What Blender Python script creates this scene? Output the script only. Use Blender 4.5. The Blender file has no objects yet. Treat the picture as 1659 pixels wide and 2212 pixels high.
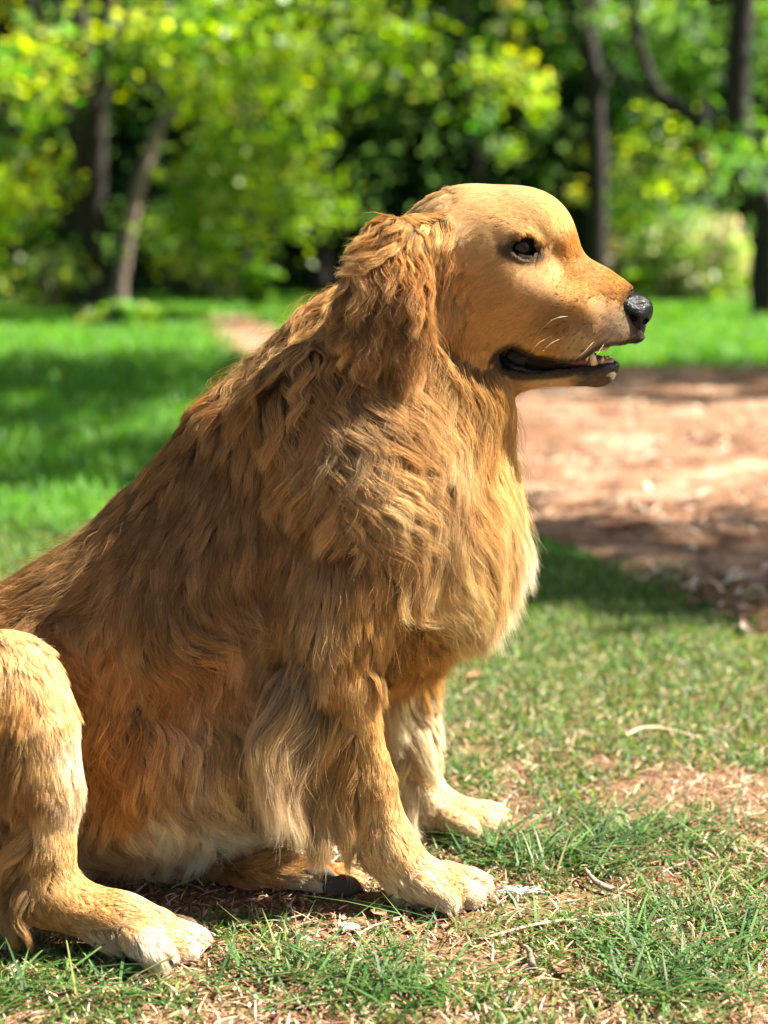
import bpy, math, random
import numpy as np
from mathutils import Vector, Matrix, kdtree
R = math.radians
rng = np.random.default_rng(7)
random.seed(7)
sc = bpy.context.scene
COL = sc.collection

# ------------------------------------------------------------------ camera
CAM_H = 0.62; PITCH = R(10.0); FPX = 3195.0; PW, PH = 1659.0, 2212.0
cam_d = bpy.data.cameras.new('camera'); cam = bpy.data.objects.new('camera', cam_d); COL.objects.link(cam)
cam.location = (0, 0, CAM_H); cam.rotation_euler = (math.pi/2 - PITCH, 0, 0)
cam_d.sensor_fit = 'VERTICAL'; cam_d.sensor_height = 36.0; cam_d.lens = 36.0*FPX/PH
cam_d.clip_end = 500; cam_d.clip_start = 0.05
cam_d.dof.use_dof = True; cam_d.dof.focus_distance = 1.375; cam_d.dof.aperture_fstop = 3.4
sc.camera = cam
sc.cycles.use_denoising = True
sc.cycles.max_bounces = 8; sc.cycles.diffuse_bounces = 4; sc.cycles.glossy_bounces = 3
sc.cycles.transmission_bounces = 5; sc.cycles.transparent_max_bounces = 8
sc.cycles.sample_clamp_indirect = 6.0
try: sc.cycles_curves.shape = 'RIBBONS'; sc.cycles_curves.subdivisions = 2
except Exception: pass

# ------------------------------------------------------------------ light
SUN = Vector((0.66, 0.05, 0.75)).normalized()          # direction towards the sun
elev = math.asin(SUN.z); az = math.atan2(SUN.x, SUN.y)
world = bpy.data.worlds.new('World'); sc.world = world; world.use_nodes = True
nt = world.node_tree; bg = nt.nodes['Background']
sky = nt.nodes.new('ShaderNodeTexSky'); sky.sky_type = 'NISHITA'; sky.sun_disc = False
sky.sun_elevation = elev; sky.sun_rotation = az; sky.air_density = 1.0; sky.dust_density = 2.5
nt.links.new(sky.outputs[0], bg.inputs[0]); bg.inputs[1].default_value = 0.04
sl = bpy.data.lights.new('sun', 'SUN'); sl.energy = 5.0; sl.angle = R(0.53); sl.color = (1.0, 0.93, 0.82)
sun = bpy.data.objects.new('sun', sl); COL.objects.link(sun)
sun.rotation_euler = SUN.to_track_quat('Z', 'Y').to_euler()
sun.location = SUN*30
sc.view_settings.view_transform = 'Standard'; sc.view_settings.look = 'None'
sc.view_settings.gamma = 1.0; sc.view_settings.exposure = 2.1

# ------------------------------------------------------------------ helpers
CP, SP = math.cos(PITCH), math.sin(PITCH)
def W(px, py, Y):
    """point on the ray through a photo position, at world depth Y"""
    a = (px-829.5)/FPX; b = -(py-1106.0)/FPX
    t = Y/(CP+b*SP)
    return np.array([a*t, Y, CAM_H+t*(-SP+b*CP)])
def scale_at(py, Y):
    b = -(py-1106.0)/FPX
    return (Y/(CP+b*SP))/FPX
def G(px, py):
    """ground point (z=0) under a photo position"""
    a = (px-829.5)/FPX; b = -(py-1106.0)/FPX
    t = CAM_H/(SP-b*CP)
    return np.array([a*t, t*(CP+b*SP), 0.0])
def tag(o, label=None, cat=None, group=None, kind=None):
    if label: o['label'] = label
    if cat: o['category'] = cat
    if group: o['group'] = group
    if kind: o['kind'] = kind
    return o
def empty(name, loc=(0, 0, 0), parent=None):
    o = bpy.data.objects.new(name, None); COL.objects.link(o); o.location = loc
    if parent: o.parent = parent
    return o
def mesh_obj(name, V, F, mat, parent=None, smooth=True, colors=None, fsize=None):
    """V (n,3); F (m,k) equal-size faces"""
    V = np.asarray(V, np.float32); F = np.asarray(F, np.int32)
    me = bpy.data.meshes.new(name)
    me.vertices.add(len(V)); me.vertices.foreach_set('co', V.ravel())
    k = F.shape[1]
    me.loops.add(F.size); me.loops.foreach_set('vertex_index', F.ravel())
    me.polygons.add(len(F))
    me.polygons.foreach_set('loop_start', np.arange(0, F.size, k, dtype=np.int32))
    me.polygons.foreach_set('loop_total', np.full(len(F), k, np.int32))
    if smooth: me.polygons.foreach_set('use_smooth', np.ones(len(F), bool))
    if colors is not None:
        at = me.color_attributes.new('col', 'FLOAT_COLOR', 'POINT')
        c = np.ones((len(V), 4), np.float32); c[:, :3] = colors
        at.data.foreach_set('color', c.ravel())
    me.update(calc_edges=True); me.validate()
    if mat: me.materials.append(mat)
    o = bpy.data.objects.new(name, me); COL.objects.link(o)
    if parent: o.parent = parent; o.matrix_parent_inverse = Matrix.Translation(-parent.location)
    return o
def material(name):
    m = bpy.data.materials.new(name); m.use_nodes = True
    n = m.node_tree.nodes; l = m.node_tree.links
    for x in list(n): n.remove(x)
    out = n.new('ShaderNodeOutputMaterial')
    return m, n, l, out
def mat_simple(name, color, rough=0.5, bump=0, bscale=100, spec=0.5, coat=0, var=0.15, sss=0):
    m, n, l, out = material(name)
    b = n.new('ShaderNodeBsdfPrincipled'); l.new(b.outputs[0], out.inputs[0])
    b.inputs['Roughness'].default_value = rough
    b.inputs['Specular IOR Level'].default_value = spec
    b.inputs['Coat Weight'].default_value = coat; b.inputs['Coat Roughness'].default_value = 0.12
    if sss:
        b.inputs['Subsurface Weight'].default_value = sss; b.inputs['Subsurface Scale'].default_value = 0.004
    tc = n.new('ShaderNodeTexCoord'); nz = n.new('ShaderNodeTexNoise'); nz.inputs['Scale'].default_value = bscale*0.4
    nz.inputs['Detail'].default_value = 6
    l.new(tc.outputs['Object'], nz.inputs['Vector'])
    rp = n.new('ShaderNodeValToRGB'); l.new(nz.outputs[0], rp.inputs[0])
    c = np.array(color)
    rp.color_ramp.elements[0].position = 0.3; rp.color_ramp.elements[1].position = 0.7
    rp.color_ramp.elements[0].color = (*(c*(1-var)), 1); rp.color_ramp.elements[1].color = (*np.minimum(c*(1+var), 1), 1)
    l.new(rp.outputs[0], b.inputs['Base Color'])
    if bump:
        v = n.new('ShaderNodeTexVoronoi'); v.inputs['Scale'].default_value = bscale*6
        l.new(tc.outputs['Object'], v.inputs['Vector'])
        bp = n.new('ShaderNodeBump'); bp.inputs['Strength'].default_value = bump; bp.inputs['Distance'].default_value = 0.0006
        l.new(v.outputs[0], bp.inputs['Height']); l.new(bp.outputs[0], b.inputs['Normal'])
    return m
def leafy(name, transl=0.45, rough=0.45, gloss=0.06, attr='col'):
    """leaf, blade or hair-like stuff: diffuse front, light passing through, a little sheen"""
    m, n, l, out = material(name)
    a = n.new('ShaderNodeAttribute'); a.attribute_name = attr
    d = n.new('ShaderNodeBsdfDiffuse'); t = n.new('ShaderNodeBsdfTranslucent'); g = n.new('ShaderNodeBsdfGlossy')
    g.inputs['Roughness'].default_value = rough; g.inputs[0].default_value = (1, 1, 1, 1)
    hs = n.new('ShaderNodeHueSaturation'); hs.inputs['Hue'].default_value = 0.485; hs.inputs['Saturation'].default_value = 1.15; hs.inputs['Value'].default_value = 2.1
    l.new(a.outputs['Color'], d.inputs[0]); l.new(a.outputs['Color'], hs.inputs['Color']); l.new(hs.outputs[0], t.inputs[0])
    m1 = n.new('ShaderNodeMixShader'); m1.inputs[0].default_value = transl; l.new(d.outputs[0], m1.inputs[1]); l.new(t.outputs[0], m1.inputs[2])
    m2 = n.new('ShaderNodeMixShader'); m2.inputs[0].default_value = gloss; l.new(m1.outputs[0], m2.inputs[1]); l.new(g.outputs[0], m2.inputs[2])
    l.new(m2.outputs[0], out.inputs[0])
    return m
def tube(path, radii, seg=10, cap=True, wob=0.0):
    """tapering tube along a path -> V, F (quads)"""
    P = np.asarray(path, float); n = len(P); rad = np.asarray(radii, float)
    T = np.gradient(P, axis=0); T /= np.linalg.norm(T, axis=1)[:, None]+1e-12
    up = np.array([0, 1.0, 0]) if abs(T[0][1]) < 0.8 else np.array([1.0, 0, 0])
    V = []
    for i in range(n):
        a = np.cross(T[i], up); a /= np.linalg.norm(a)+1e-12; b = np.cross(a, T[i]); up = b
        for k in range(seg):
            an = 2*math.pi*k/seg; r = rad[i]*(1+wob*math.sin(3*an+i*1.7)+wob*rng.normal()*0.5)
            V.append(P[i]+r*(math.cos(an)*a+math.sin(an)*b))
    F = []
    for i in range(n-1):
        for k in range(seg):
            k2 = (k+1) % seg
            F.append((i*seg+k, i*seg+k2, (i+1)*seg+k2, (i+1)*seg+k))
    if cap:
        V.append(P[0]); V.append(P[-1]); a, b = len(V)-2, len(V)-1
        for k in range(0, seg, 2):
            F.append((a, (k+2) % seg, (k+1) % seg, k))
            q = (n-1)*seg
            F.append((b, q+k, q+(k+1) % seg, q+(k+2) % seg))
    return np.array(V), np.array(F)
def smooth_path(pts, m=6):
    """Catmull-Rom through the points (any dimension)"""
    P = np.asarray(pts, float); Q = np.vstack([2*P[0]-P[1], P, 2*P[-1]-P[-2]]); out = []
    for i in range(1, len(Q)-2):
        for t in np.linspace(0, 1, m, endpoint=False):
            a, b, c, d = Q[i-1], Q[i], Q[i+1], Q[i+2]
            out.append(0.5*((2*b)+(-a+c)*t+(2*a-5*b+4*c-d)*t*t+(-a+3*b-3*c+d)*t**3))
    out.append(P[-1]); return np.array(out)
def join(parts):
    Vs, Fs, o = [], [], 0
    for V, F in parts:
        Vs.append(V); Fs.append(np.asarray(F)+o); o += len(V)
    return np.vstack(Vs), np.vstack(Fs)
def vnoise(P, s, seed=0):
    """cheap smooth 3-D value noise in 0..1"""
    r = np.random.default_rng(seed); L = r.random(4096).astype(np.float32)
    Q = np.asarray(P)*s+1000.0; I = np.floor(Q).astype(np.int64); f = Q-I; f = f*f*(3-2*f); out = 0
    for dx in (0, 1):
        for dy in (0, 1):
            for dz in (0, 1):
                h = ((I[:, 0]+dx)*73856093 ^ (I[:, 1]+dy)*19349663 ^ (I[:, 2]+dz)*83492791) & 4095
                w = (f[:, 0] if dx else 1-f[:, 0])*(f[:, 1] if dy else 1-f[:, 1])*(f[:, 2] if dz else 1-f[:, 2])
                out = out+w*L[h]
    return out

# ================================================================== GROUND
def ground_mat():
    m, n, l, out = material('soil')
    b = n.new('ShaderNodeBsdfPrincipled'); b.inputs['Roughness'].default_value = 0.95; b.inputs['Specular IOR Level'].default_value = 0.15
    l.new(b.outputs[0], out.inputs[0])
    tc = n.new('ShaderNodeTexCoord')
    def noise(s, d=6):
        q = n.new('ShaderNodeTexNoise'); q.inputs['Scale'].default_value = s; q.inputs['Detail'].default_value = d
        l.new(tc.outputs['Object'], q.inputs['Vector']); return q
    def ramp(src, stops):
        r = n.new('ShaderNodeValToRGB'); l.new(src, r.inputs[0]); e = r.color_ramp.elements
        while len(e) < len(stops): e.new(0.5)
        for k, (p, c) in enumerate(stops): e[k].position = p; e[k].color = (*c, 1)
        return r
    fine = ramp(noise(220).outputs[0], [(0.25, (0.035, 0.018, 0.010)), (0.45, (0.12, 0.062, 0.034)), (0.62, (0.24, 0.14, 0.08)), (0.8, (0.50, 0.38, 0.26))])
    green = ramp(noise(90).outputs[0], [(0.3, (0.03, 0.07, 0.008)), (0.7, (0.09, 0.19, 0.02))])
    big = ramp(noise(2.2, 4).outputs[0], [(0.40, (0, 0, 0)), (0.6, (1, 1, 1))])
    # grass cover grows with distance from the trodden patch by the path
    sx = n.new('ShaderNodeSeparateXYZ'); l.new(tc.outputs['Object'], sx.inputs[0])
    mr = n.new('ShaderNodeMapRange'); mr.inputs['From Min'].default_value = 1.6; mr.inputs['From Max'].default_value = 3.2
    l.new(sx.outputs['Y'], mr.inputs['Value'])
    ad = n.new('ShaderNodeMath'); ad.operation = 'MULTIPLY_ADD'; l.new(big.outputs[0], ad.inputs[0]); ad.inputs[1].default_value = 0.35
    l.new(mr.outputs[0], ad.inputs[2]); ad.use_clamp = True
    mx = n.new('ShaderNodeMix'); mx.data_type = 'RGBA'
    l.new(ad.outputs[0], mx.inputs['Factor']); l.new(fine.outputs[0], mx.inputs['A']); l.new(green.outputs[0], mx.inputs['B'])
    l.new(mx.outputs['Result'], b.inputs['Base Color'])
    bp = n.new('ShaderNodeBump'); bp.inputs['Strength'].default_value = 0.9; bp.inputs['Distance'].default_value = 0.006
    l.new(noise(140, 8).outputs[0], bp.inputs['Height']); l.new(bp.outputs[0], b.inputs['Normal'])
    return m
def gheight(X, Y):
    """ground height: gentle lumps near, a slope rising far behind the wood"""
    P = np.stack([X, Y, np.zeros_like(X)], 1)
    h = (vnoise(P, 6, 3)-0.5)*0.008*np.clip((Y-0.3), 0, 1)
    h = h+np.clip(Y-26, 0, None)*0.45+np.clip(np.abs(X)-16, 0, None)*0.25*(Y > 5)
    return h
gx = np.concatenate([np.linspace(-120, -3, 30)[:-1], np.linspace(-3, 3, 150), np.linspace(3, 120, 30)[1:]])
gy = np.concatenate([np.linspace(-60, 0.4, 12)[:-1], np.linspace(0.4, 4, 110), np.linspace(4, 140, 60)[1:]])
XX, YY = np.meshgrid(gx, gy, indexing='ij'); Xf, Yf = XX.ravel(), YY.ravel()
Vg = np.stack([Xf, Yf, gheight(Xf, Yf)-0.002], 1)
ii, jj = np.meshgrid(np.arange(len(gx)-1), np.arange(len(gy)-1), indexing='ij'); a = (ii*len(gy)+jj).ravel(); s = len(gy)
g = mesh_obj('ground', Vg, np.stack([a, a+s, a+s+1, a+1], 1), ground_mat()); tag(g, kind='structure')

# path: reddish trodden earth, from the right foreground round behind the dog to the far left
near_e = [(2300, 1600), (1900, 1500), (1659, 1400), (1400, 1275), (1165, 1170), (900, 1060), (700, 950), (600, 860), (520, 790), (455, 735), (430, 705), (425, 685)]
far_e = [(2300, 800), (1900, 795), (1659, 790), (1400, 790), (1165, 785), (950, 770), (800, 750), (700, 735), (640, 722), (600, 708), (570, 695), (560, 682)]
ne = smooth_path([G(*p)[:2] for p in near_e], 14); fe = smooth_path([G(*p)[:2] for p in far_e], 14)
def path_cross(k, t): return ne[k]*(1-t)+fe[k]*t
nu = 24; Vp = []
for k in range(len(ne)):
    w0 = 0.10*math.sin(k*0.9)+0.08*math.sin(k*2.3+1); w1 = 0.10*math.sin(k*0.7+2)+0.07*math.sin(k*1.9)
    L = np.linalg.norm(fe[k]-ne[k])+1e-6
    for t in np.linspace(w0*0.25/L, 1+w1*0.3/L, nu):
        q = path_cross(k, t); Vp.append((q[0], q[1], 0.0))
Vp = np.array(Vp); edge = np.tile(np.linspace(-1, 1, nu), len(ne)); Vp[:, 2] = gheight(Vp[:, 0], Vp[:, 1])+0.004-0.010*np.abs(edge)**80
kk, tt = np.meshgrid(np.arange(len(ne)-1), np.arange(nu-1), indexing='ij'); a = (kk*nu+tt).ravel()
def path_mat():
    m, n, l, out = material('red_earth')
    b = n.new('ShaderNodeBsdfPrincipled'); b.inputs['Roughness'].default_value = 0.95; b.inputs['Specular IOR Level'].default_value = 0.1
    l.new(b.outputs[0], out.inputs[0]); tc = n.new('ShaderNodeTexCoord')
    q = n.new('ShaderNodeTexNoise'); q.inputs['Scale'].default_value = 3.0; q.inputs['Detail'].default_value = 9; q.inputs['Roughness'].default_value = 0.7
    l.new(tc.outputs['Object'], q.inputs['Vector'])
    r = n.new('ShaderNodeValToRGB'); l.new(q.outputs[0], r.inputs[0]); e = r.color_ramp.elements; e.new(0.5)
    for k, (p, c) in enumerate([(0.34, (0.10, 0.048, 0.026)), (0.5, (0.23, 0.125, 0.072)), (0.74, (0.54, 0.40, 0.29))]): e[k].position = p; e[k].color = (*c, 1)
    l.new(r.outputs[0], b.inputs['Base Color'])
    bp = n.new('ShaderNodeBump'); bp.inputs['Strength'].default_value = 0.6; bp.inputs['Distance'].default_value = 0.02
    q2 = n.new('ShaderNodeTexNoise'); q2.inputs['Scale'].default_value = 30; q2.inputs['Detail'].default_value = 8; l.new(tc.outputs['Object'], q2.inputs['Vector'])
    l.new(q2.outputs[0], bp.inputs['Height']); l.new(bp.outputs[0], b.inputs['Normal'])
    return m
p = mesh_obj('path', Vp, np.stack([a, a+nu, a+nu+1, a+1], 1), path_mat()); tag(p, kind='structure')
poly = np.vstack([ne, fe[::-1]])
def on_path(x, y):
    c = np.zeros(len(x), bool); j = len(poly)-1
    for i in range(len(poly)):
        xi, yi = poly[i]; xj, yj = poly[j]
        t = ((yi > y) != (yj > y)) & (x < (xj-xi)*(y-yi)/(yj-yi+1e-12)+xi)
        c ^= t; j = i
    return c

# ------------------------------------------------------------------ grass
def ragged(A, B): return 0.05*rng.normal(size=len(A))+0.34*(vnoise(np.stack([A, B, 0*A], 1), 3.5, 61)-0.5)
def blades(X, Y, H, Wd, lean, colr, curl=0.5, z0=None):
    """bent tapering blades, 3 segments each -> V, F, C"""
    N = len(X); az = rng.random(N)*2*math.pi; d = np.stack([np.cos(az), np.sin(az)], 1); s = np.stack([-d[:, 1], d[:, 0]], 1)
    z = gheight(X, Y) if z0 is None else z0
    V = np.zeros((N, 7, 3), np.float32)
    for q, (t, w) in enumerate([(0, .8), (0.4, 1), (0.75, 0.65), (1, 0)]):
        off = lean*H*(t**1.6); zz = z-0.003+H*t*(1-curl*np.minimum(lean, 1.6)*0.35*t)
        cx = X+d[:, 0]*off; cy = Y+d[:, 1]*off
        if w > 0:
            V[:, 2*q, 0] = cx-s[:, 0]*Wd*w/2; V[:, 2*q, 1] = cy-s[:, 1]*Wd*w/2; V[:, 2*q, 2] = zz
            V[:, 2*q+1, 0] = cx+s[:, 0]*Wd*w/2; V[:, 2*q+1, 1] = cy+s[:, 1]*Wd*w/2; V[:, 2*q+1, 2] = zz+Wd*0.15
        else: V[:, 6] = np.stack([cx, cy, zz], 1)
    F = np.array([[0, 1, 3], [0, 3, 2], [2, 3, 5], [2, 5, 4], [4, 5, 6]])
    FF = (F[None]+(np.arange(N)*7)[:, None, None]).reshape(-1, 3)
    return V.reshape(-1, 3), FF, np.repeat(colr, 7, axis=0)
grass_m = leafy('grass_blade', 0.35, 0.55, 0.025)
straw_m = leafy('straw', 0.15, 0.6, 0.02)
def pick(N, cols, var=0.25):
    c = np.array(cols)[rng.integers(0, len(cols), N)]*(1+var*(rng.random((N, 1))-0.5)*2)
    return np.clip(c*(1+0.08*rng.normal(size=(N, 3))), 0.004, 0.95)
GREEN = [(0.05, 0.125, 0.014), (0.08, 0.17, 0.02), (0.03, 0.08, 0.014), (0.13, 0.22, 0.035), (0.06, 0.13, 0.03), (0.20, 0.20, 0.07)]
STRAW = [(0.36, 0.22, 0.12), (0.50, 0.36, 0.22), (0.26, 0.13, 0.07), (0.15, 0.07, 0.04), (0.58, 0.47, 0.34), (0.30, 0.16, 0.09)]
def frustum_pts(N, y0, y1, pw=1.0):
    u = rng.random(N); Y = y0+(y1-y0)*u**pw; X = (rng.random(N)*2-1)*(Y*0.42+0.25); return X, Y
# near lawn: tufts, thinning towards the bare patch at lower right
X, Y = frustum_pts(265000, 0.85, 3.4, 1.15)
P3 = np.stack([X, Y, 0*X], 1)
dens = 1.15*vnoise(P3, 6, 11)+0.75*vnoise(P3, 19, 12)+0.5*vnoise(P3, 48, 15)-0.18
bare = np.clip((X-0.28)/0.25, 0, 1)*np.clip((1.95-Y)/0.3, 0, 1)*0.20+0.10*np.clip((1.30-Y)/0.2, 0, 1)
band = 0.25*np.exp(-((X-0.22)/0.16)**2-((Y-1.50)/0.10)**2)
far_more = 0.75*np.clip((Y-1.45)/0.7, 0, 1)
keep = (dens-bare+band+far_more > 0.98+0.20*rng.random(len(X))) & ~on_path(X+ragged(X, Y), Y+ragged(Y, X))
def clear_of_dog(X, Y, m=0.018):
    k = np.ones(len(X), bool)
    for (ax_, ay_, bx_, by_, r) in [(880, 1930, 1030, 1950, .030), (910, 1790, 1070, 1795, .026), (80, 1990, 400, 2075, .032), (300, 1940, 770, 1945, .03)]:
        a_, b_ = G(ax_, ay_)[:2], G(bx_, by_)[:2]; ab = b_-a_; t = np.clip(((X-a_[0])*ab[0]+(Y-a_[1])*ab[1])/(ab@ab), 0, 1)
        k &= np.hypot(X-a_[0]-t*ab[0], Y-a_[1]-t*ab[1]) > r+m
    return k
keep &= clear_of_dog(X, Y, 0.0)
X, Y = X[keep], Y[keep]; N = len(X)
H = 0.006+0.013*rng.random(N)**1.8; far = np.clip((Y-1.5), 0, 2)
V, F, C = blades(X, Y, H*(1+0.35*far), 0.0018*(1+0.4*far)*(0.6+0.8*rng.random(N)), 0.3+1.4*rng.random(N), pick(N, GREEN))
o = mesh_obj('grass', V, F, grass_m, smooth=False, colors=C); tag(o, 'short green grass growing in patches round the dog', 'grass', kind='stuff')
# longer clump of grass beside the paws
bx, by = [], []
for cx, cy, sx, sy, n_ in [(1190, 1860, .10, .05, 420), (1350, 1810, .12, .06, 300), (1050, 1830, .05, .03, 120), (1480, 2130, .06, .04, 220), (840, 2150, .06, .03, 180), (560, 1965, .05, .02, 50), (1400, 2060, .05, .05, 130), (700, 2120, .1, .04, 150), (150, 2150, .12, .03, 170), (1000, 1990, .1, .02, 60), (1560, 2000, .05, .05, 120)]:
    c = G(cx, cy); bx.append(c[0]+rng.normal(size=n_)*sx*0.6); by.append(c[1]+rng.normal(size=n_)*sy*0.6)
X = np.concatenate(bx); Y = np.concatenate(by); k = clear_of_dog(X, Y, 0.012); X, Y = X[k], Y[k]; N = len(X)
V, F, C = blades(X, Y, 0.015+0.032*rng.random(N)**1.8, 0.0016+0.0014*rng.random(N), 0.8+2.4*rng.random(N), pick(N, [(0.04, 0.10, 0.02), (0.06, 0.15, 0.03), (0.03, 0.08, 0.018), (0.10, 0.19, 0.05), (0.15, 0.18, 0.06)]))
o = mesh_obj('grass', V, F, grass_m, smooth=False, colors=C); tag(o, 'longer blades of darker grass in clumps beside the front paws', 'grass', kind='stuff')
# dead grass, bark crumbs and straw lying on the soil
X, Y = frustum_pts(68000, 0.85, 2.6, 1.2); k = ~on_path(X+ragged(X, Y), Y+ragged(Y, X)); X, Y = X[k], Y[k]; N = len(X)
Ls = 0.006+0.018*rng.random(N)**2
V, F, C = blades(X, Y, Ls*0.35, 0.0009+0.0016*rng.random(N), 1.5+2.5*rng.random(N), pick(N, STRAW, 0.3), curl=0.4, z0=gheight(X, Y)+0.002+0.004*rng.random(N))
o = mesh_obj('straw_litter', V, F, straw_m, smooth=False, colors=C); tag(o, 'dry straw and dead grass scattered over bare soil', 'straw', kind='stuff')
N = 5000; X, Y = frustum_pts(N, 0.9, 2.2, 1.2); S = 0.0015+0.003*rng.random(N)**2; z = gheight(X, Y)
base = np.array([[1, 0, 0], [-0.5, 0.87, 0], [-0.5, -0.87, 0], [0.1, 0, 1]]); V = []
ang = rng.random(N)*6.28
B = np.repeat(base[None], N, 0)*(0.6+0.8*rng.random((N, 4, 1))); Bx = B[:, :, 0]*np.cos(ang)[:, None]-B[:, :, 1]*np.sin(ang)[:, None]; By = B[:, :, 0]*np.sin(ang)[:, None]+B[:, :, 1]*np.cos(ang)[:, None]
V = np.stack([X[:, None]+Bx*S[:, None], Y[:, None]+By*S[:, None], z[:, None]+B[:, :, 2]*S[:, None]*0.8], 2).reshape(-1, 3)
F = (np.array([[0, 1, 3], [1, 2, 3], [2, 0, 3]])[None]+(np.arange(N)*4)[:, None, None]).reshape(-1, 3)
o = mesh_obj('soil_crumbs', V, F, straw_m, smooth=False, colors=np.repeat(pick(N, [(0.12, 0.05, 0.03), (0.22, 0.11, 0.06), (0.33, 0.19, 0.12), (0.5, 0.4, 0.3)]), 4, axis=0)); tag(o, 'small crumbs of reddish soil and bark on the ground', 'soil crumbs', kind='stuff')
# distant lawn
N = 150000; Y = 3.2+(20-3.2)*rng.random(N)**1.3; X = (rng.random(N)*2-1)*(Y*0.62+1.2)
k = ~on_path(X+ragged(X, Y), Y+ragged(Y, X)); X, Y = X[k], Y[k]; N = len(X)
f = np.clip(Y/3.2, 1, 5)
V, F, C = blades(X, Y, (0.03+0.03*rng.random(N))*f**0.5, 0.004*f, 0.3+1.0*rng.random(N), pick(N, [(0.05, 0.19, 0.008), (0.08, 0.24, 0.012), (0.035, 0.14, 0.008), (0.12, 0.27, 0.02)]))
o = mesh_obj('lawn', V, F, grass_m, smooth=False, colors=C); tag(o, 'mown green lawn stretching back to the trees', 'lawn', kind='stuff')

# fallen leaves, grit and crumbs on the trodden earth
N = 26000; Y = 2.0+7*rng.random(N)**1.2; X = (rng.random(N)*2-1)*(Y*0.5+0.5); k = on_path(X, Y) & (vnoise(np.stack([X, Y, 0*X], 1), 2.0, 71)+0.5*rng.random(N) > 0.62); X, Y = X[k], Y[k]; N = len(X)
V, F, C = blades(X, Y, 0.006+0.022*rng.random(N)**3, 0.006+0.016*rng.random(N)**3, 2.0+2*rng.random(N), pick(N, [(0.10, 0.05, 0.03), (0.20, 0.11, 0.06), (0.36, 0.25, 0.17), (0.55, 0.45, 0.34), (0.07, 0.04, 0.02)]), z0=gheight(X, Y)+0.008+0.004*rng.random(N))
o = mesh_obj('path_litter', V, F, straw_m, smooth=False, colors=C); tag(o, 'grit, bark crumbs and dead leaf scraps strewn on the earth path', 'litter', kind='stuff')

# ------------------------------------------------------------------ trees
def bark(name, c0, c1):
    m, n, l, out = material(name)
    b = n.new('ShaderNodeBsdfPrincipled'); b.inputs['Roughness'].default_value = 0.9; l.new(b.outputs[0], out.inputs[0])
    tc = n.new('ShaderNodeTexCoord'); mp = n.new('ShaderNodeMapping'); mp.inputs['Scale'].default_value = (9, 9, 2.5)
    l.new(tc.outputs['Object'], mp.inputs[0]); q = n.new('ShaderNodeTexNoise'); q.inputs['Scale'].default_value = 3; q.inputs['Detail'].default_value = 8
    l.new(mp.outputs[0], q.inputs['Vector']); r = n.new('ShaderNodeValToRGB'); l.new(q.outputs[0], r.inputs[0])
    r.color_ramp.elements[0].position = 0.35; r.color_ramp.elements[0].color = (*c0, 1); r.color_ramp.elements[1].position = 0.7; r.color_ramp.elements[1].color = (*c1, 1)
    l.new(r.outputs[0], b.inputs['Base Color']); bp = n.new('ShaderNodeBump'); bp.inputs['Distance'].default_value = 0.03; l.new(q.outputs[0], bp.inputs['Height']); l.new(bp.outputs[0], b.inputs['Normal'])
    return m
bark_m = bark('dark_bark', (0.007, 0.005, 0.004), (0.035, 0.025, 0.018)); bark_pale = bark('pale_bark', (0.10, 0.075, 0.06), (0.30, 0.23, 0.19))
leaf_m = leafy('leaf', 0.5, 0.5, 0.03); leaf_dark = leafy('shade_leaf', 0.12, 0.5, 0.02)  # leaf_dark: dulled leaf copy that imitates shade inside the wood
LEAF = [(0.12, 0.25, 0.012), (0.22, 0.37, 0.015), (0.03, 0.08, 0.008), (0.36, 0.46, 0.04), (0.06, 0.17, 0.03), (0.35, 0.42, 0.08)]
def leaf_cloud(centres, radii, per, size, cols=LEAF, flat=0.7, droop=0.3):
    """leaves scattered in many small clumps; returns V, F, C"""
    c = np.repeat(np.asarray(centres), per, axis=0); r = np.repeat(np.asarray(radii), per)
    N = len(c); u = rng.normal(size=(N, 3)); u /= np.linalg.norm(u, axis=1)[:, None]; u *= (rng.random((N, 1))**0.45)*r[:, None]; u[:, 2] *= flat
    P = c+u; az = rng.random(N)*6.28; el = -droop+rng.normal(size=N)*0.5
    d = np.stack([np.cos(az)*np.cos(el), np.sin(az)*np.cos(el), np.sin(el)], 1); up = np.stack([0.5*rng.normal(size=N), 0.5*rng.normal(size=N), np.ones(N)], 1)
    s = np.cross(d, up); s /= np.linalg.norm(s, axis=1)[:, None]; nn = np.cross(s, d)
    L = size*(0.6+0.8*rng.random(N))[:, None]; wd = L*0.32
    V = np.stack([P-d*L/2, P-d*L*0.1+s*wd-nn*L*0.05, P+d*L/2-nn*L*0.10, P-d*L*0.1-s*wd-nn*L*0.05], 1).reshape(-1, 3)
    i0 = np.arange(N)*4; F = np.stack([np.stack([i0, i0+1, i0+2], 1), np.stack([i0, i0+2, i0+3], 1)], 1).reshape(-1, 3)
    cc = pick(len(centres), cols, 0.35).repeat(per, axis=0)*(0.75+0.5*rng.random((N, 1)))
    return V, F, np.repeat(cc, 4, axis=0)
def crown_pts(c, r, n, inner=0.35):
    u = rng.normal(size=(n, 3)); u /= np.linalg.norm(u, axis=1)[:, None]
    rad = (inner+(1-inner)*rng.random((n, 1))**0.6)*(0.75+0.5*vnoise(u*1.0+np.array(c), 2.1, 5)[:, None])
    return np.array(c)+u*rad*np.array(r)
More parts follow.
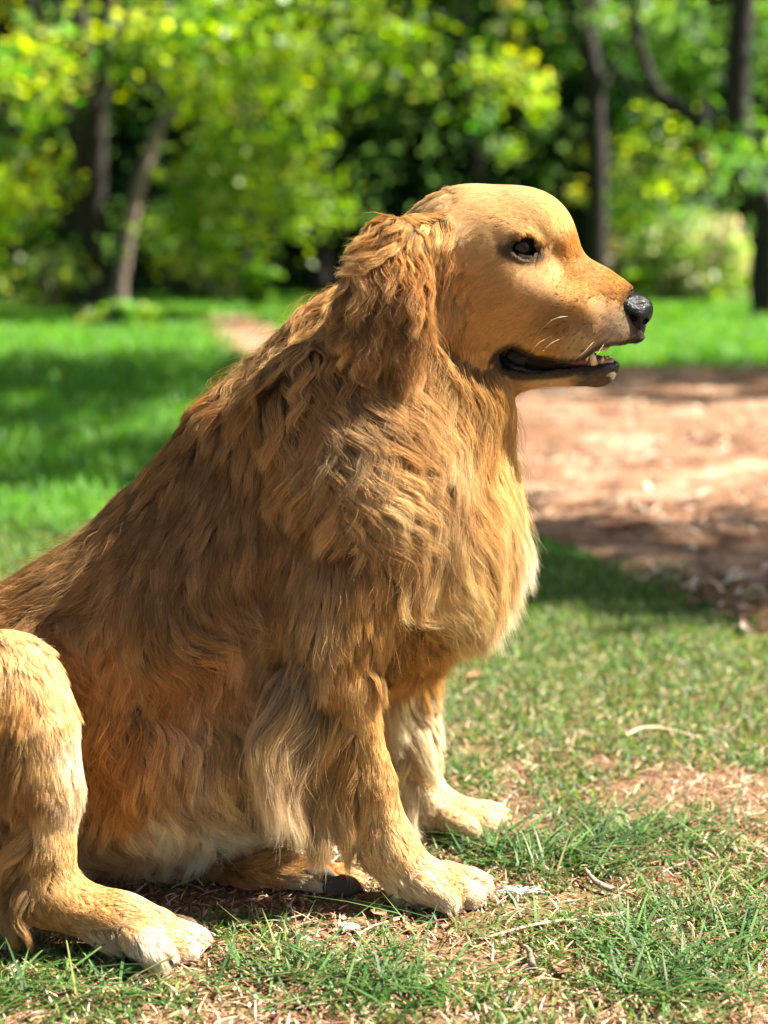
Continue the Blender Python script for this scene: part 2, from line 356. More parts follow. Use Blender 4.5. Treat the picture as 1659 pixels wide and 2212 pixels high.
def tree(label, base, stems, blobs, per=26, size=0.095, cr=0.36, cols=LEAF, mat=None, group=None, cat='tree', name='broadleaf_tree', extra=None, lm=None):
    """stems: list of (path, r0, r1); blobs: list of (centre, radii, n clumps)"""
    t = empty(name, base); tag(t, label, cat, group)
    for i, (pth, r0, r1) in enumerate(stems):
        sp = smooth_path(pth, 5); rr = np.linspace(r0, r1, len(sp)); 
        if i == 0: rr[0] *= 1.35; rr[1] *= 1.12
        V, F = tube(sp, rr, 10, True, 0.05); mesh_obj('trunk' if i == 0 else 'limb', V, F, mat or bark_m, t)
    Cs = []; 
    for (c, r, n) in blobs: Cs.append(crown_pts(c, r, n))
    if extra is not None: Cs.append(np.array(extra))
    Cs = np.vstack(Cs); Cs[:, 2] = np.maximum(Cs[:, 2], 0.15)
    V, F, C = leaf_cloud(Cs, cr*(0.5+0.8*rng.random(len(Cs))), per, size, cols)
    mesh_obj('crown', V, F, lm or leaf_m, t, smooth=False, colors=C)
    return t
def WP(pts, Y): return [W(x, y, Y) for x, y in pts]
def ext(pts, *more): return pts+[np.array(m) for m in more]

YA = 13.5
b0 = G(195, 692)
st = [(ext(WP([(195, 692), (192, 560), (185, 400), (178, 200), (170, 20)], YA), (-2.9, 13.6, 4.0), (-3.1, 13.9, 6.2)), 0.15, 0.05),
      (ext(WP([(188, 600), (150, 480), (110, 350), (60, 285)], YA), (-4.2, 13.0, 2.4), (-4.9, 12.6, 3.6)), 0.075, 0.03),
      (ext(WP([(200, 560), (212, 400), (215, 250), (235, 60)], YA-0.1), (-2.3, 13.2, 4.2)), 0.09, 0.04),
      (ext(WP([(185, 420), (150, 250), (120, 120)], YA+0.2), (-3.9, 14, 4.4)), 0.07, 0.03)]
tree('dark multi-stemmed tree at the left, forking low above the lawn', b0, st,
     [((-3.4, 14.6, 4.6), (3.0, 1.8, 1.6), 70), (W(20, 190, 12.8), (0.55, 0.4, 0.5), 26), (W(380, 90, 12.6), (0.75, 0.5, 0.45), 34), (W(20, 560, 12.7), (0.5, 0.5, 0.5), 18), (W(40, 390, 12.8), (0.4, 0.4, 0.3), 14)], per=26)
b1 = W(255, 660, 14.2); b1[2] = 0
tree('slender leaning tree with pale bark right of the multi-stemmed tree', b1,
     [(ext([b1], *WP([(262, 600), (290, 440), (335, 300), (390, 220), (430, 180)], 14.2), (-1.0, 14, 3.4), (-0.3, 13.9, 4.8)), 0.075, 0.04), (ext(WP([(390, 220), (450, 130), (470, 60)], 14.2), (-1.2, 14.4, 4.5)), 0.045, 0.02)],
     [((-0.9, 14.8, 4.3), (1.8, 1.2, 1.2), 40), (W(540, 420, 13.2), (0.72, 0.5, 0.55), 60), (W(430, 500, 13.5), (0.6, 0.5, 0.4), 20), (W(700, 90, 12.8), (1.1, 0.6, 0.5), 50), (W(500, 190, 13.2), (0.7, 0.4, 0.3), 20), (W(620, 250, 13.5), (0.5, 0.4, 0.3), 12)], mat=bark_pale, cols=[(0.14, 0.24, 0.02), (0.18, 0.27, 0.03), (0.09, 0.19, 0.015), (0.2, 0.28, 0.06)])
b2 = W(1292, 640, 16.5); b2[2] = 0
tree('tall straight dark tree rising behind the dog\'s muzzle', b2,
     [(ext([b2], *WP([(1290, 500), (1290, 330), (1282, 160), (1268, 0)], 16.5), (2.3, 16.5, 5.5), (2.2, 16.6, 8)), 0.13, 0.06), (ext(WP([(1285, 210), (1330, 130), (1370, 60)], 16.4), (3.4, 16.2, 4.8)), 0.06, 0.03), (WP([(1280, 180), (1240, 60), (1235, -60)], 16.5), 0.05, 0.03)],
     [((2.3, 17.4, 6.0), (2.6, 1.8, 2.0), 70), (W(1110, 200, 16), (0.8, 0.8, 0.8), 20), (W(1400, 350, 17.4), (0.8, 0.4, 0.9), 26), (W(1190, 60, 17.4), (1.6, 0.4, 0.5), 26)])
b3 = G(1655, 700)
tree('dark tree at the right edge with a long curved limb arching left', b3,
     [(ext(WP([(1665, 700), (1655, 600), (1662, 480), (1640, 420), (1600, 350)], YA), (3.1, 13.4, 2.6), (3.3, 13.2, 4.6), (3.6, 13, 6.6)), 0.17, 0.09),
      (WP([(1630, 400), (1560, 310), (1490, 250), (1420, 200), (1385, 110), (1370, 20), (1370, -80)], YA), 0.085, 0.035),
      (WP([(1440, 215), (1380, 195), (1330, 150)], YA), 0.035, 0.02)],
     [((3.6, 14.0, 5.6), (2.6, 1.8, 1.3), 60), (W(1560, 110, 14.4), (0.9, 0.4, 0.5), 44), (W(1620, 330, 12.8), (0.3, 0.3, 0.2), 8), (W(1400, 30, 14.4), (0.6, 0.3, 0.3), 12), (W(1430, 420, 14.6), (0.5, 0.3, 0.3), 12)], per=26, cols=[(0.10, 0.2, 0.03), (0.06, 0.15, 0.02), (0.13, 0.23, 0.06), (0.07, 0.17, 0.05)])
# trees whose crowns stand further back in the wood
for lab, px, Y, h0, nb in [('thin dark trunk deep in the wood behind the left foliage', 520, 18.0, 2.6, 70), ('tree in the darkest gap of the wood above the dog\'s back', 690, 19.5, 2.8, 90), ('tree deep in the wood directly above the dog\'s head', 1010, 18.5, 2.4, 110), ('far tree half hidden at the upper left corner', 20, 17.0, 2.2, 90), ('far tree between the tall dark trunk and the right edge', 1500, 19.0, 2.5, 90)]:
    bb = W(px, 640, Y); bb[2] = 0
    tree(lab, bb, [([bb, bb+(0.1, 0, 1.5), bb+(-0.1, 0, 3.5), bb+(0.1, 0, 6)], 0.10, 0.05)], [(bb+(0, -0.2, 3.6), (2.4, 1.6, 2.6), nb), (bb+(0, 0, 6.3), (3.4, 2.6, 2.0), nb)], per=24, size=0.12, group='trees deep in the wood', lm=leaf_dark, cols=[(0.02, 0.07, 0.008), (0.045, 0.12, 0.012), (0.01, 0.03, 0.012)])  # dark leaf tones carry the shade of the deep wood

# bushes at the foot of the trees
bush_m = leaf_m
def bush(label, px, py, wpx, hpx, n, cols, size=0.06, cat='bush', name='bush', Yo=0):
    g0 = G(px, py); g0[1] += Yo; s = g0[1]/3170; w, h = wpx*s/2, hpx*s
    t = empty(name, g0); tag(t, label, cat)
    Cs = crown_pts(g0+(0, 0, h*0.45), (w, w*0.6, h*0.55), n); Cs[:, 2] = np.clip(Cs[:, 2], 0.05, None)
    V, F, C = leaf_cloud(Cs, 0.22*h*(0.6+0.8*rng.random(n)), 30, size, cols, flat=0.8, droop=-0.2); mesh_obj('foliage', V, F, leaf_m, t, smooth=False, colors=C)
    ps = []
    for k in range(7):
        q = g0+np.array([rng.normal()*w*0.3, rng.normal()*w*0.2, 0]); e = g0+np.array([rng.normal()*w*0.5, rng.normal()*w*0.3, h*0.8])
        ps.append(tube(smooth_path([q, (q+e)/2+(0, 0, h*0.1), e], 3), np.linspace(0.02, 0.006, 7), 6))
    V, F = join(ps); mesh_obj('stems', V, F, bark_m, t)
    return t
YG = [(0.16, 0.30, 0.02), (0.10, 0.26, 0.015), (0.2, 0.3, 0.05)]
bush('low bright green bush at the foot of the multi-stemmed tree', 260, 715, 170, 60, 40, YG, 0.08)
bush('dull olive bush at the left edge behind the lawn', 60, 690, 190, 120, 40, [(0.10, 0.12, 0.04), (0.16, 0.15, 0.07), (0.06, 0.1, 0.02)], 0.07, Yo=1)
bush('small green bush beside the far end of the path', 560, 672, 90, 110, 30, [(0.08, 0.2, 0.02), (0.12, 0.24, 0.02)], 0.07)
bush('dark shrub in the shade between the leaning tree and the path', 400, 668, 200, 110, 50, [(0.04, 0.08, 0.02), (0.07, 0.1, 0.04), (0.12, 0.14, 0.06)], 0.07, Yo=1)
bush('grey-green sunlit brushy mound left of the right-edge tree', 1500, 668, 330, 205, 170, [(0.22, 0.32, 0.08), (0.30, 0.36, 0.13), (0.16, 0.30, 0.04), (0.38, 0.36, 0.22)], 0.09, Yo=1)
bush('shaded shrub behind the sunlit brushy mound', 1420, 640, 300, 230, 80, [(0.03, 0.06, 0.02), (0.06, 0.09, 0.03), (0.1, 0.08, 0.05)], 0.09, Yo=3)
# far woodland closing the view
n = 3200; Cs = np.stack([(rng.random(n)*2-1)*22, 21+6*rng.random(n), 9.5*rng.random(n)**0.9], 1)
V, F, C = leaf_cloud(Cs, 0.9+0.6*rng.random(n), 45, 0.26, [(0.012, 0.035, 0.006), (0.02, 0.055, 0.008), (0.01, 0.03, 0.01), (0.012, 0.04, 0.02)])  # leaf tones painted dark to stand for woodland shade
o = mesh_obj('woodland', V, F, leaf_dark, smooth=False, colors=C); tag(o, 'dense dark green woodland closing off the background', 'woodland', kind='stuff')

# tree standing to the right, beyond the frame, whose open crown dapples the path and lawn
bs = np.array([6.2, 6.5, 0.0])
def over(x, y, z): return (x+SUN.x/SUN.z*z, y+SUN.y/SUN.z*z, z)      # where a bough must hang to shade a spot on the ground
SHADE_BLOBS = [(over(1.2, 3.1, 5.0), (1.7, 0.7, 0.3), 38), (over(2.4, 7.1, 5.0), (2.4, 1.4, 0.4), 84), (over(-1.7, 7.0, 5.0), (1.9, 1.9, 0.5), 95), (over(-1.0, 4.2, 5.0), (1.3, 0.7, 0.4), 12)]
tree('large spreading tree beyond the right edge that shades path and lawn', bs, [([bs, bs+(0, 0, 2), bs+(-0.3, 0.1, 3.8), bs+(-0.6, 0.2, 5.5)], 0.24, 0.10), ([bs+(-0.2, 0, 3.4), bs+(-1.5, 1.2, 4.6), bs+(-2.8, 2.6, 5.2)], 0.1, 0.04)], [(c_, r_, int(n_*1.7)) for c_, r_, n_ in SHADE_BLOBS], per=34, size=0.13, cr=0.30)

# ================================================================== DOG
YH = 1.43                                   # the dog's middle plane
HV = 0.0026                                 # grid step of the body field
GO = np.array([-0.80, 1.13, -0.012]); GD = np.array([1.09, 0.52, 0.80])
NS = (GD/HV).astype(int)
FIELD = np.full(NS, 0.05, np.float32)
ax = [np.arange(NS[i], dtype=np.float32)*HV+GO[i] for i in range(3)]
PRIMS = []                                   # for group look-up: (group, function)
def f_cone(a, b, ra, rb, sy):
    ab = b-a; ab = ab.copy(); ab[1] /= sy; L2 = max(float(ab@ab), 1e-12)
    def f(x, y, z):
        px, py, pz = x-a[0], (y-a[1])/sy, z-a[2]
        t = np.clip((px*ab[0]+py*ab[1]+pz*ab[2])/L2, 0, 1)
        d = np.sqrt((px-t*ab[0])**2+(py-t*ab[1])**2+(pz-t*ab[2])**2)-(ra+(rb-ra)*t)
        return d*min(1.0, 0.5+0.5*sy)
    r = max(ra, rb)
    lo = np.minimum(a, b)-np.array([r, r*sy, r]); hi = np.maximum(a, b)+np.array([r, r*sy, r])
    return f, lo, hi
def f_ell(c, rx, ry, rz, rot):
    cs, sn = math.cos(rot), math.sin(rot)
    def f(x, y, z):
        dx, dy, dz = x-c[0], y-c[1], z-c[2]
        u = dx*cs+dz*sn; w = -dx*sn+dz*cs
        k0 = np.sqrt((u/rx)**2+(dy/ry)**2+(w/rz)**2); k1 = np.sqrt((u/rx**2)**2+(dy/ry**2)**2+(w/rz**2)**2)+1e-9
        return k0*(k0-1)/k1
    m = max(rx, rz); return f, c-np.array([m, ry, m]), c+np.array([m, ry, m])
def smin(a, b, k):
    h = np.clip(k-np.abs(a-b), 0, None)/k
    return np.minimum(a, b)-h*h*k*0.25
def apply(field, f, lo, hi, k, sub=False, org=GO, axx=ax, h=HV):
    m = 0.05+k; i0 = np.maximum(((lo-m-org)/h).astype(int), 0); i1 = np.minimum(((hi+m-org)/h).astype(int)+1, field.shape)
    if (i1 <= i0).any(): return
    s = tuple(slice(i0[q], i1[q]) for q in range(3))
    d = f(axx[0][s[0]][:, None, None], axx[1][s[1]][None, :, None], axx[2][s[2]][None, None, :])
    field[s] = -smin(-field[s], d, k) if sub else smin(field[s], d, k)
def cone(grp, p1, p2, k=0.02, sy=1.0, mirror=False, sub=False):
    """p = (px, py, Y, r_px)"""
    a = W(*p1[:3]); b = W(*p2[:3]); ra = p1[3]*scale_at(p1[1], p1[2]); rb = p2[3]*scale_at(p2[1], p2[2])
    for mm in ((0, 1) if mirror else (0,)):
        if mm: a = a.copy(); b = b.copy(); a[1] = 2*YH-a[1]; b[1] = 2*YH-b[1]
        f, lo, hi = f_cone(a, b, ra, rb, sy); apply(FIELD, f, lo, hi, k, sub)
        if not sub: PRIMS.append((grp, f))
def ell(grp, c, r, rot=0, k=0.02, mirror=False, sub=False):
    """c = (px, py, Y), r = (rx, lateral, rz) in px; rot degrees, counter-clockwise in the picture"""
    p = W(*c); s = scale_at(c[1], c[2])
    for mm in ((0, 1) if mirror else (0,)):
        q = p.copy(); q[1] = 2*YH-p[1] if mm else p[1]
        f, lo, hi = f_ell(q, r[0]*s, r[1]*s, r[2]*s, R(rot)); apply(FIELD, f, lo, hi, k, sub)
        if not sub: PRIMS.append((grp, f))
# groups: 0 head, 1 ear, 2 torso and neck, 3 near foreleg, 4 far foreleg, 5 near hind leg, 6 far hind foot, 7 tail
# --- torso
cone(2, (765, 1120, YH, 245), (290, 1470, YH, 250), 0.05, 0.80)
cone(2, (610, 1170, YH, 195), (60, 1560, YH, 272), 0.05, 0.88)
ell(2, (-90, 1650, YH), (310, 300, 300), 0, 0.05)
cone(2, (592, 990, YH, 120), (388, 1182, YH, 128), 0.05, 0.8)          # withers
cone(2, (930, 665, YH, 128), (805, 960, YH, 208), 0.05, 0.85)          # neck
cone(2, (805, 835, YH, 155), (710, 975, YH, 200), 0.05, 0.85)
cone(2, (738, 772, YH, 84), (600, 932, YH, 90), 0.05, 0.85)          # nape
cone(2, (992, 850, YH, 100), (930, 1080, YH, 148), 0.05, 0.85)          # throat and forechest
ell(2, (912, 1190, YH), (136, 165, 160), 20, 0.05)
cone(2, (825, 1300, YH, 112), (872, 1365, YH, 48), 0.04, 1.1)
cone(2, (690, 850, YH-0.075, 66), (790, 1020, YH-0.088, 72), 0.045, 0.6)
cone(2, (790, 1020, YH-0.088, 72), (900, 1170, YH-0.074, 62), 0.045, 0.6)
cone(2, (900, 1170, YH-0.074, 60), (960, 1270, YH-0.048, 42), 0.035, 0.6)
ell(2, (350, 1590, YH), (250, 240, 180), 10, 0.04)
cone(2, (480, 1560, YH, 180), (640, 1470, YH, 145), 0.05, 0.95)
ell(2, (458, 942, YH-0.01), (66, 74, 56), 35, 0.02)
ell(2, (395, 1030, YH-0.01), (60, 80, 40), 38, 0.03)
cone(2, (296, 1035, YH-0.04, 7), (300, 1120, YH-0.11, 10), 0.02, sub=True)
# --- near shoulder and foreleg
cone(2, (800, 1130, 1.345, 110), (735, 1330, 1.328, 100), 0.04, 0.8)
cone(2, (738, 1300, 1.325, 86), (720, 1470, 1.318, 66), 0.022, 0.8)
cone(3, (734, 1440, 1.318, 64), (797, 1690, 1.333, 46), 0.015, 0.85)
cone(3, (795, 1690, 1.335, 50), (838, 1830, 1.342, 54), 0.015, 0.9)
cone(3, (838, 1830, 1.342, 55), (895, 1898, 1.345, 52), 0.015, 1.0)
cone(3, (655, 1500, 1.306, 62), (690, 1650, 1.322, 36), 0.012, 0.35)     # elbow and feathered back of the forearm
TOES = []
def paw(grp, toes, k=0.0025):
    for p1, p2 in toes: cone(grp, p1, p2, k); TOES.append((p1, p2))
def crease(a, b): cone(0, a, b, 0.004, sub=True)
cone(3, (890, 1903, 1.345, 52), (965, 1918, 1.345, 46), 0.012, 1.0)
paw(3, [((915, 1915, 1.320, 28), (966, 1942, 1.312, 27)), ((950, 1908, 1.338, 32), (1012, 1936, 1.332, 29)),
        ((965, 1895, 1.362, 32), (1034, 1914, 1.362, 29)), ((950, 1892, 1.382, 28), (1018, 1900, 1.388, 24))])
for q_ in (1.326, 1.350, 1.375): crease((985, 1872, q_+0.002, 6), (1050, 1912, q_, 11))
# --- far foreleg
cone(2, (850, 1130, 1.515, 120), (820, 1400, 1.52, 100), 0.04, 0.8)
cone(4, (840, 1400, 1.515, 66), (888, 1640, 1.515, 42), 0.03, 0.85)
cone(4, (892, 1640, 1.515, 46), (925, 1735, 1.515, 44), 0.015, 0.9)
cone(4, (925, 1735, 1.515, 44), (1000, 1765, 1.515, 38), 0.012, 1.1)
paw(4, [((965, 1768, 1.493, 24), (1012, 1788, 1.486, 23)), ((990, 1762, 1.508, 27), (1048, 1780, 1.503, 25)), ((1000, 1752, 1.528, 27), (1070, 1762, 1.528, 25)), ((985, 1750, 1.545, 23), (1055, 1752, 1.550, 20))])
# --- near hind leg
cone(5, (-140, 1570, 1.34, 180), (5, 1500, 1.27, 108), 0.04, 0.8)
cone(5, (4, 1482, 1.268, 90), (72, 1580, 1.256, 70), 0.045, 0.8)
cone(5, (72, 1580, 1.256, 70), (106, 1700, 1.25, 50), 0.03, 0.8)
cone(5, (106, 1700, 1.25, 50), (108, 1830, 1.245, 42), 0.03, 0.85)
cone(5, (108, 1830, 1.245, 44), (118, 1930, 1.242, 50), 0.015, 0.9)
cone(5, (80, 1940, 1.242, 44), (60, 1880, 1.245, 26), 0.02, 0.9)
cone(5, (118, 1940, 1.242, 56), (260, 1995, 1.238, 56), 0.015, 0.9)
cone(5, (260, 1995, 1.238, 56), (335, 2018, 1.238, 54), 0.015, 0.95)
paw(5, [((290, 2025, 1.214, 31), (340, 2056, 1.205, 31)), ((320, 2018, 1.231, 35), (386, 2050, 1.225, 32)),
        ((335, 2005, 1.252, 34), (412, 2030, 1.250, 30)), ((325, 1998, 1.270, 30), (402, 2010, 1.278, 25))])
for q_ in (1.218, 1.239, 1.262): crease((365, 1978, q_+0.002, 6), (445, 2022, q_, 12))
for q_ in (1.497, 1.518, 1.540): crease((1020, 1725, q_, 5), (1085, 1752, q_, 9))
# --- far hind leg and foot, lying on its side under the belly
cone(2, (-60, 1640, 1.55, 200), (180, 1700, 1.54, 130), 0.04, 0.8)
cone(6, (180, 1740, 1.50, 100), (380, 1850, 1.43, 45), 0.03)
cone(6, (380, 1868, 1.42, 40), (600, 1880, 1.385, 31), 0.02)
cone(6, (600, 1880, 1.385, 31), (690, 1900, 1.378, 38), 0.015, 0.9)
paw(6, [((690, 1892, 1.385, 22), (770, 1900, 1.385, 17)), ((695, 1905, 1.375, 24), (768, 1918, 1.372, 18)), ((680, 1915, 1.372, 24), (745, 1930, 1.368, 17)), ((680, 1885, 1.392, 20), (745, 1885, 1.395, 16))], 0.005)
# --- tail, out of the picture behind the rump
cone(7, (-260, 1800, YH, 60), (-420, 1960, 1.42, 40), 0.03)
# --- head
ell(0, (1040, 535, YH), (175, 130, 128), -8, 0.02)                     # cranium
ell(0, (1142, 505, YH), (95, 92, 86), -28, 0.02)
ell(0, (1150, 490, YH-0.022), (70, 42, 49), -32, 0.015, mirror=True)   # brow
cone(0, (1150, 590, YH, 92), (1300, 668, YH, 62), 0.02, 0.62)          # muzzle
cone(0, (1285, 650, YH, 56), (1352, 685, YH, 42), 0.015, 0.80)
cone(0, (1190, 585, YH, 42), (1335, 655, YH, 28), 0.012, 0.9)         # bridge
cone(0, (1115, 698, YH-0.028, 60), (1225, 722, YH-0.022, 52), 0.014, 0.5, mirror=True)
cone(0, (1225, 722, YH-0.022, 52), (1310, 710, YH-0.016, 41), 0.012, 0.55, mirror=True)    # flews
cone(0, (1310, 706, YH-0.012, 40), (1356, 712, YH-0.006, 30), 0.012, 0.7, mirror=True)
ell(0, (1020, 640, YH-0.030), (120, 70, 120), 0, 0.025, mirror=True)   # cheeks
ell(0, (1110, 620, YH-0.034), (72, 40, 50), -15, 0.02, mirror=True)    # cheekbone
cone(0, (1010, 770, YH, 72), (1140, 800, YH, 32), 0.02, 0.85)           # jaw
cone(0, (1130, 806, YH-0.012, 24), (1285, 812, YH-0.008, 16), 0.012, 0.8, mirror=True)
ell(0, (1300, 806, YH), (24, 34, 18), 0, 0.010)
cone(0, (1088, 502, YH-0.046, 20), (1160, 497, YH-0.038, 22), 0.010, 0.8, mirror=True)
cone(0, (1090, 572, YH-0.048, 22), (1165, 585, YH-0.034, 18), 0.012, 0.7, mirror=True)
ell(0, (1052, 485, YH-0.082), (62, 34, 38), 25, 0.014, mirror=True, sub=True)
cone(0, (1085, 628, YH-0.040, 46), (1235, 668, YH-0.026, 40), 0.022, 0.8, mirror=True)
ell(0, (1222, 560, YH-0.050), (30, 30, 22), -40, 0.012, mirror=True, sub=True)
# mouth opening
def mouth_cut():
    pts = [(1104, 768, 25), (1150, 786, 16), (1225, 790, 10), (1265, 784, 11), (1300, 768, 20), (1380, 764, 25)]
    for i in range(len(pts)-1):
        a = W(pts[i][0], pts[i][1], YH-0.02); b = W(pts[i+1][0], pts[i+1][1], YH-0.02); s = scale_at(770, YH); inner = 0.012 if i < 3 else -1
        ra, rb = pts[i][2]*s, pts[i+1][2]*s
        def f(x, y, z, a=a, b=b, ra=ra, rb=rb, inner=inner):
            ab0, ab2 = b[0]-a[0], b[2]-a[2]; L2 = ab0**2+ab2**2
            t = np.clip(((x-a[0])*ab0+(z-a[2])*ab2)/L2, 0, 1)
            d = np.sqrt((x-a[0]-t*ab0)**2+(z-a[2]-t*ab2)**2)-(ra+(rb-ra)*t)
            return np.maximum(d+0*y, inner-np.abs(y-YH)+0*x)
        lo = np.minimum(a, b)-0.012; hi = np.maximum(a, b)+0.012; lo[1] = YH-0.08; hi[1] = YH+0.08
        apply(FIELD, f, lo, hi, 0.004, sub=True)
        MOUTH.append(f)
MOUTH = []; mouth_cut()
# eyes
EYE = W(1119, 534, YH-0.043); EYE_R = 0.0128; EYES = [EYE, np.array([EYE[0], 2*YH-EYE[1], EYE[2]])]
for sgn, e in zip((-1, 1), EYES):
    f, lo, hi = f_ell(e, 0.0195, 0.0150, 0.0155, R(-8)); apply(FIELD, f, lo, hi, 0.010)
    outw = np.array([0.42, sgn*0.90, 0.10]); c = e+outw*0.0125
    f, lo, hi = f_ell(c-np.array([0, 0, 0.0014]), 0.0158, 0.0115, 0.0078, R(-12)); apply(FIELD, f, lo, hi, 0.002, sub=True)
    f, lo, hi = f_ell(e, EYE_R+0.0004, EYE_R+0.0004, EYE_R+0.0004, 0); apply(FIELD, f, lo, hi, 0.001, sub=True)
    side_ = np.array([0.90, -sgn*0.42, 0.0]); o_ = e+outw*(EYE_R+0.0008)          # hooded upper lid, sloping down to the outer corner
    lid = [o_-side_*0.0150+np.array([0, 0, -0.0010])-outw*0.004, o_-side_*0.0070+np.array([0, 0, 0.0082]), o_+side_*0.0030+np.array([0, 0, 0.0098]), o_+side_*0.0115+np.array([0, 0, 0.0055])-outw*0.003]
    for q_ in range(3):
        f, lo, hi = f_cone(lid[q_], lid[q_+1], 0.0023, 0.0023, 1.0); apply(FIELD, f, lo, hi, 0.004)
    low = [o_-side_*0.0140+np.array([0, 0, -0.0060])-outw*0.003, o_-side_*0.0040+np.array([0, 0, -0.0102])-outw*0.001, o_+side_*0.0090+np.array([0, 0, -0.0080])-outw*0.002]
    for q_ in range(2):
        f, lo, hi = f_cone(low[q_], low[q_+1], 0.0018, 0.0018, 1.0); apply(FIELD, f, lo, hi, 0.003)
# ears: hanging flaps
cone(1, (930, 508, YH-0.052, 38), (850, 545, YH-0.084, 58), 0.020, 0.40, mirror=True)
cone(1, (850, 545, YH-0.090, 66), (820, 665, YH-0.103, 86), 0.012, 0.14, mirror=True)
cone(1, (820, 665, YH-0.103, 86), (855, 724, YH-0.101, 50), 0.010, 0.14, mirror=True)
# keep everything above the soil
f = lambda x, y, z: (0.0005-z)+0*x+0*y
FIELD = np.maximum(FIELD, (0.001-ax[2])[None, None, :])

def surface_nets(Fd, org, h):
    S = Fd < 0; c = np.zeros(tuple(np.array(S.shape)-1), np.uint8)
    sh = lambda A, o: A[o[0]:A.shape[0]-1+o[0], o[1]:A.shape[1]-1+o[1], o[2]:A.shape[2]-1+o[2]]
    offs = [(i, j, k) for i in (0, 1) for j in (0, 1) for k in (0, 1)]
    for o in offs: c += sh(S, o)
    act = (c > 0) & (c < 8); I = np.argwhere(act); idx = np.full(c.shape, -1, np.int32); idx[act] = np.arange(len(I))
    vals = {o: Fd[I[:, 0]+o[0], I[:, 1]+o[1], I[:, 2]+o[2]] for o in offs}
    acc = np.zeros((len(I), 3)); cnt = np.zeros(len(I))
    for o in offs:
        for q in range(3):
            if o[q]: continue
            o2 = list(o); o2[q] = 1; o2 = tuple(o2); v1, v2 = vals[o], vals[o2]; m = (v1 < 0) != (v2 < 0)
            t = v1[m]/(v1[m]-v2[m]); p = np.repeat(np.array(o, float)[None], m.sum(), 0); p[:, q] += t; acc[m] += p; cnt[m] += 1
    V = (I+acc/cnt[:, None])*h+org; Fs = []
    for q in range(3):
        u, w = (q+1) % 3, (q+2) % 3
        s1 = [slice(1, -1)]*3; s1[q] = slice(0, -1); s2 = list(s1); s2[q] = slice(1, None)
        A, B = S[tuple(s1)], S[tuple(s2)]; D = A != B; E = np.argwhere(D); off = np.ones(3, int); off[q] = 0; E = E+off
        eu = np.zeros(3, int); eu[u] = 1; ew = np.zeros(3, int); ew[w] = 1
        g_ = lambda X: idx[X[:, 0], X[:, 1], X[:, 2]]
        quad = np.stack([g_(E-eu-ew), g_(E-ew), g_(E), g_(E-eu)], 1)
        inside = A[D]; quad[~inside] = quad[~inside][:, ::-1]; Fs.append(quad)
    return V.astype(np.float32), np.vstack(Fs)
BV, BF = surface_nets(FIELD, GO, HV)
def samp(P):
    Q = (P-GO)/HV; Q = np.clip(Q, 0, NS-1.001); I = Q.astype(np.int32); f = (Q-I).astype(np.float32); out = np.zeros(len(P), np.float32)
    for dx in (0, 1):
        for dy in (0, 1):
            for dz in (0, 1):
                w = (f[:, 0] if dx else 1-f[:, 0])*(f[:, 1] if dy else 1-f[:, 1])*(f[:, 2] if dz else 1-f[:, 2])
                out += w*FIELD[I[:, 0]+dx, I[:, 1]+dy, I[:, 2]+dz]
    return out
def grad(P, e=0.004):
    gq = np.zeros((len(P), 3), np.float32)
    for q in range(3):
        d = np.zeros(3); d[q] = e; gq[:, q] = samp(P+d)-samp(P-d)
    return gq/(np.linalg.norm(gq, axis=1)[:, None]+1e-9)
def group_of(P):
    best = np.full(len(P), 9.0); gi = np.zeros(len(P), int)
    for grp, f in PRIMS:
        d = f(P[:, 0], P[:, 1], P[:, 2])
        if grp == 1: d = d-0.003
        m = d < best; best[m] = d[m]; gi[m] = grp
    return gi

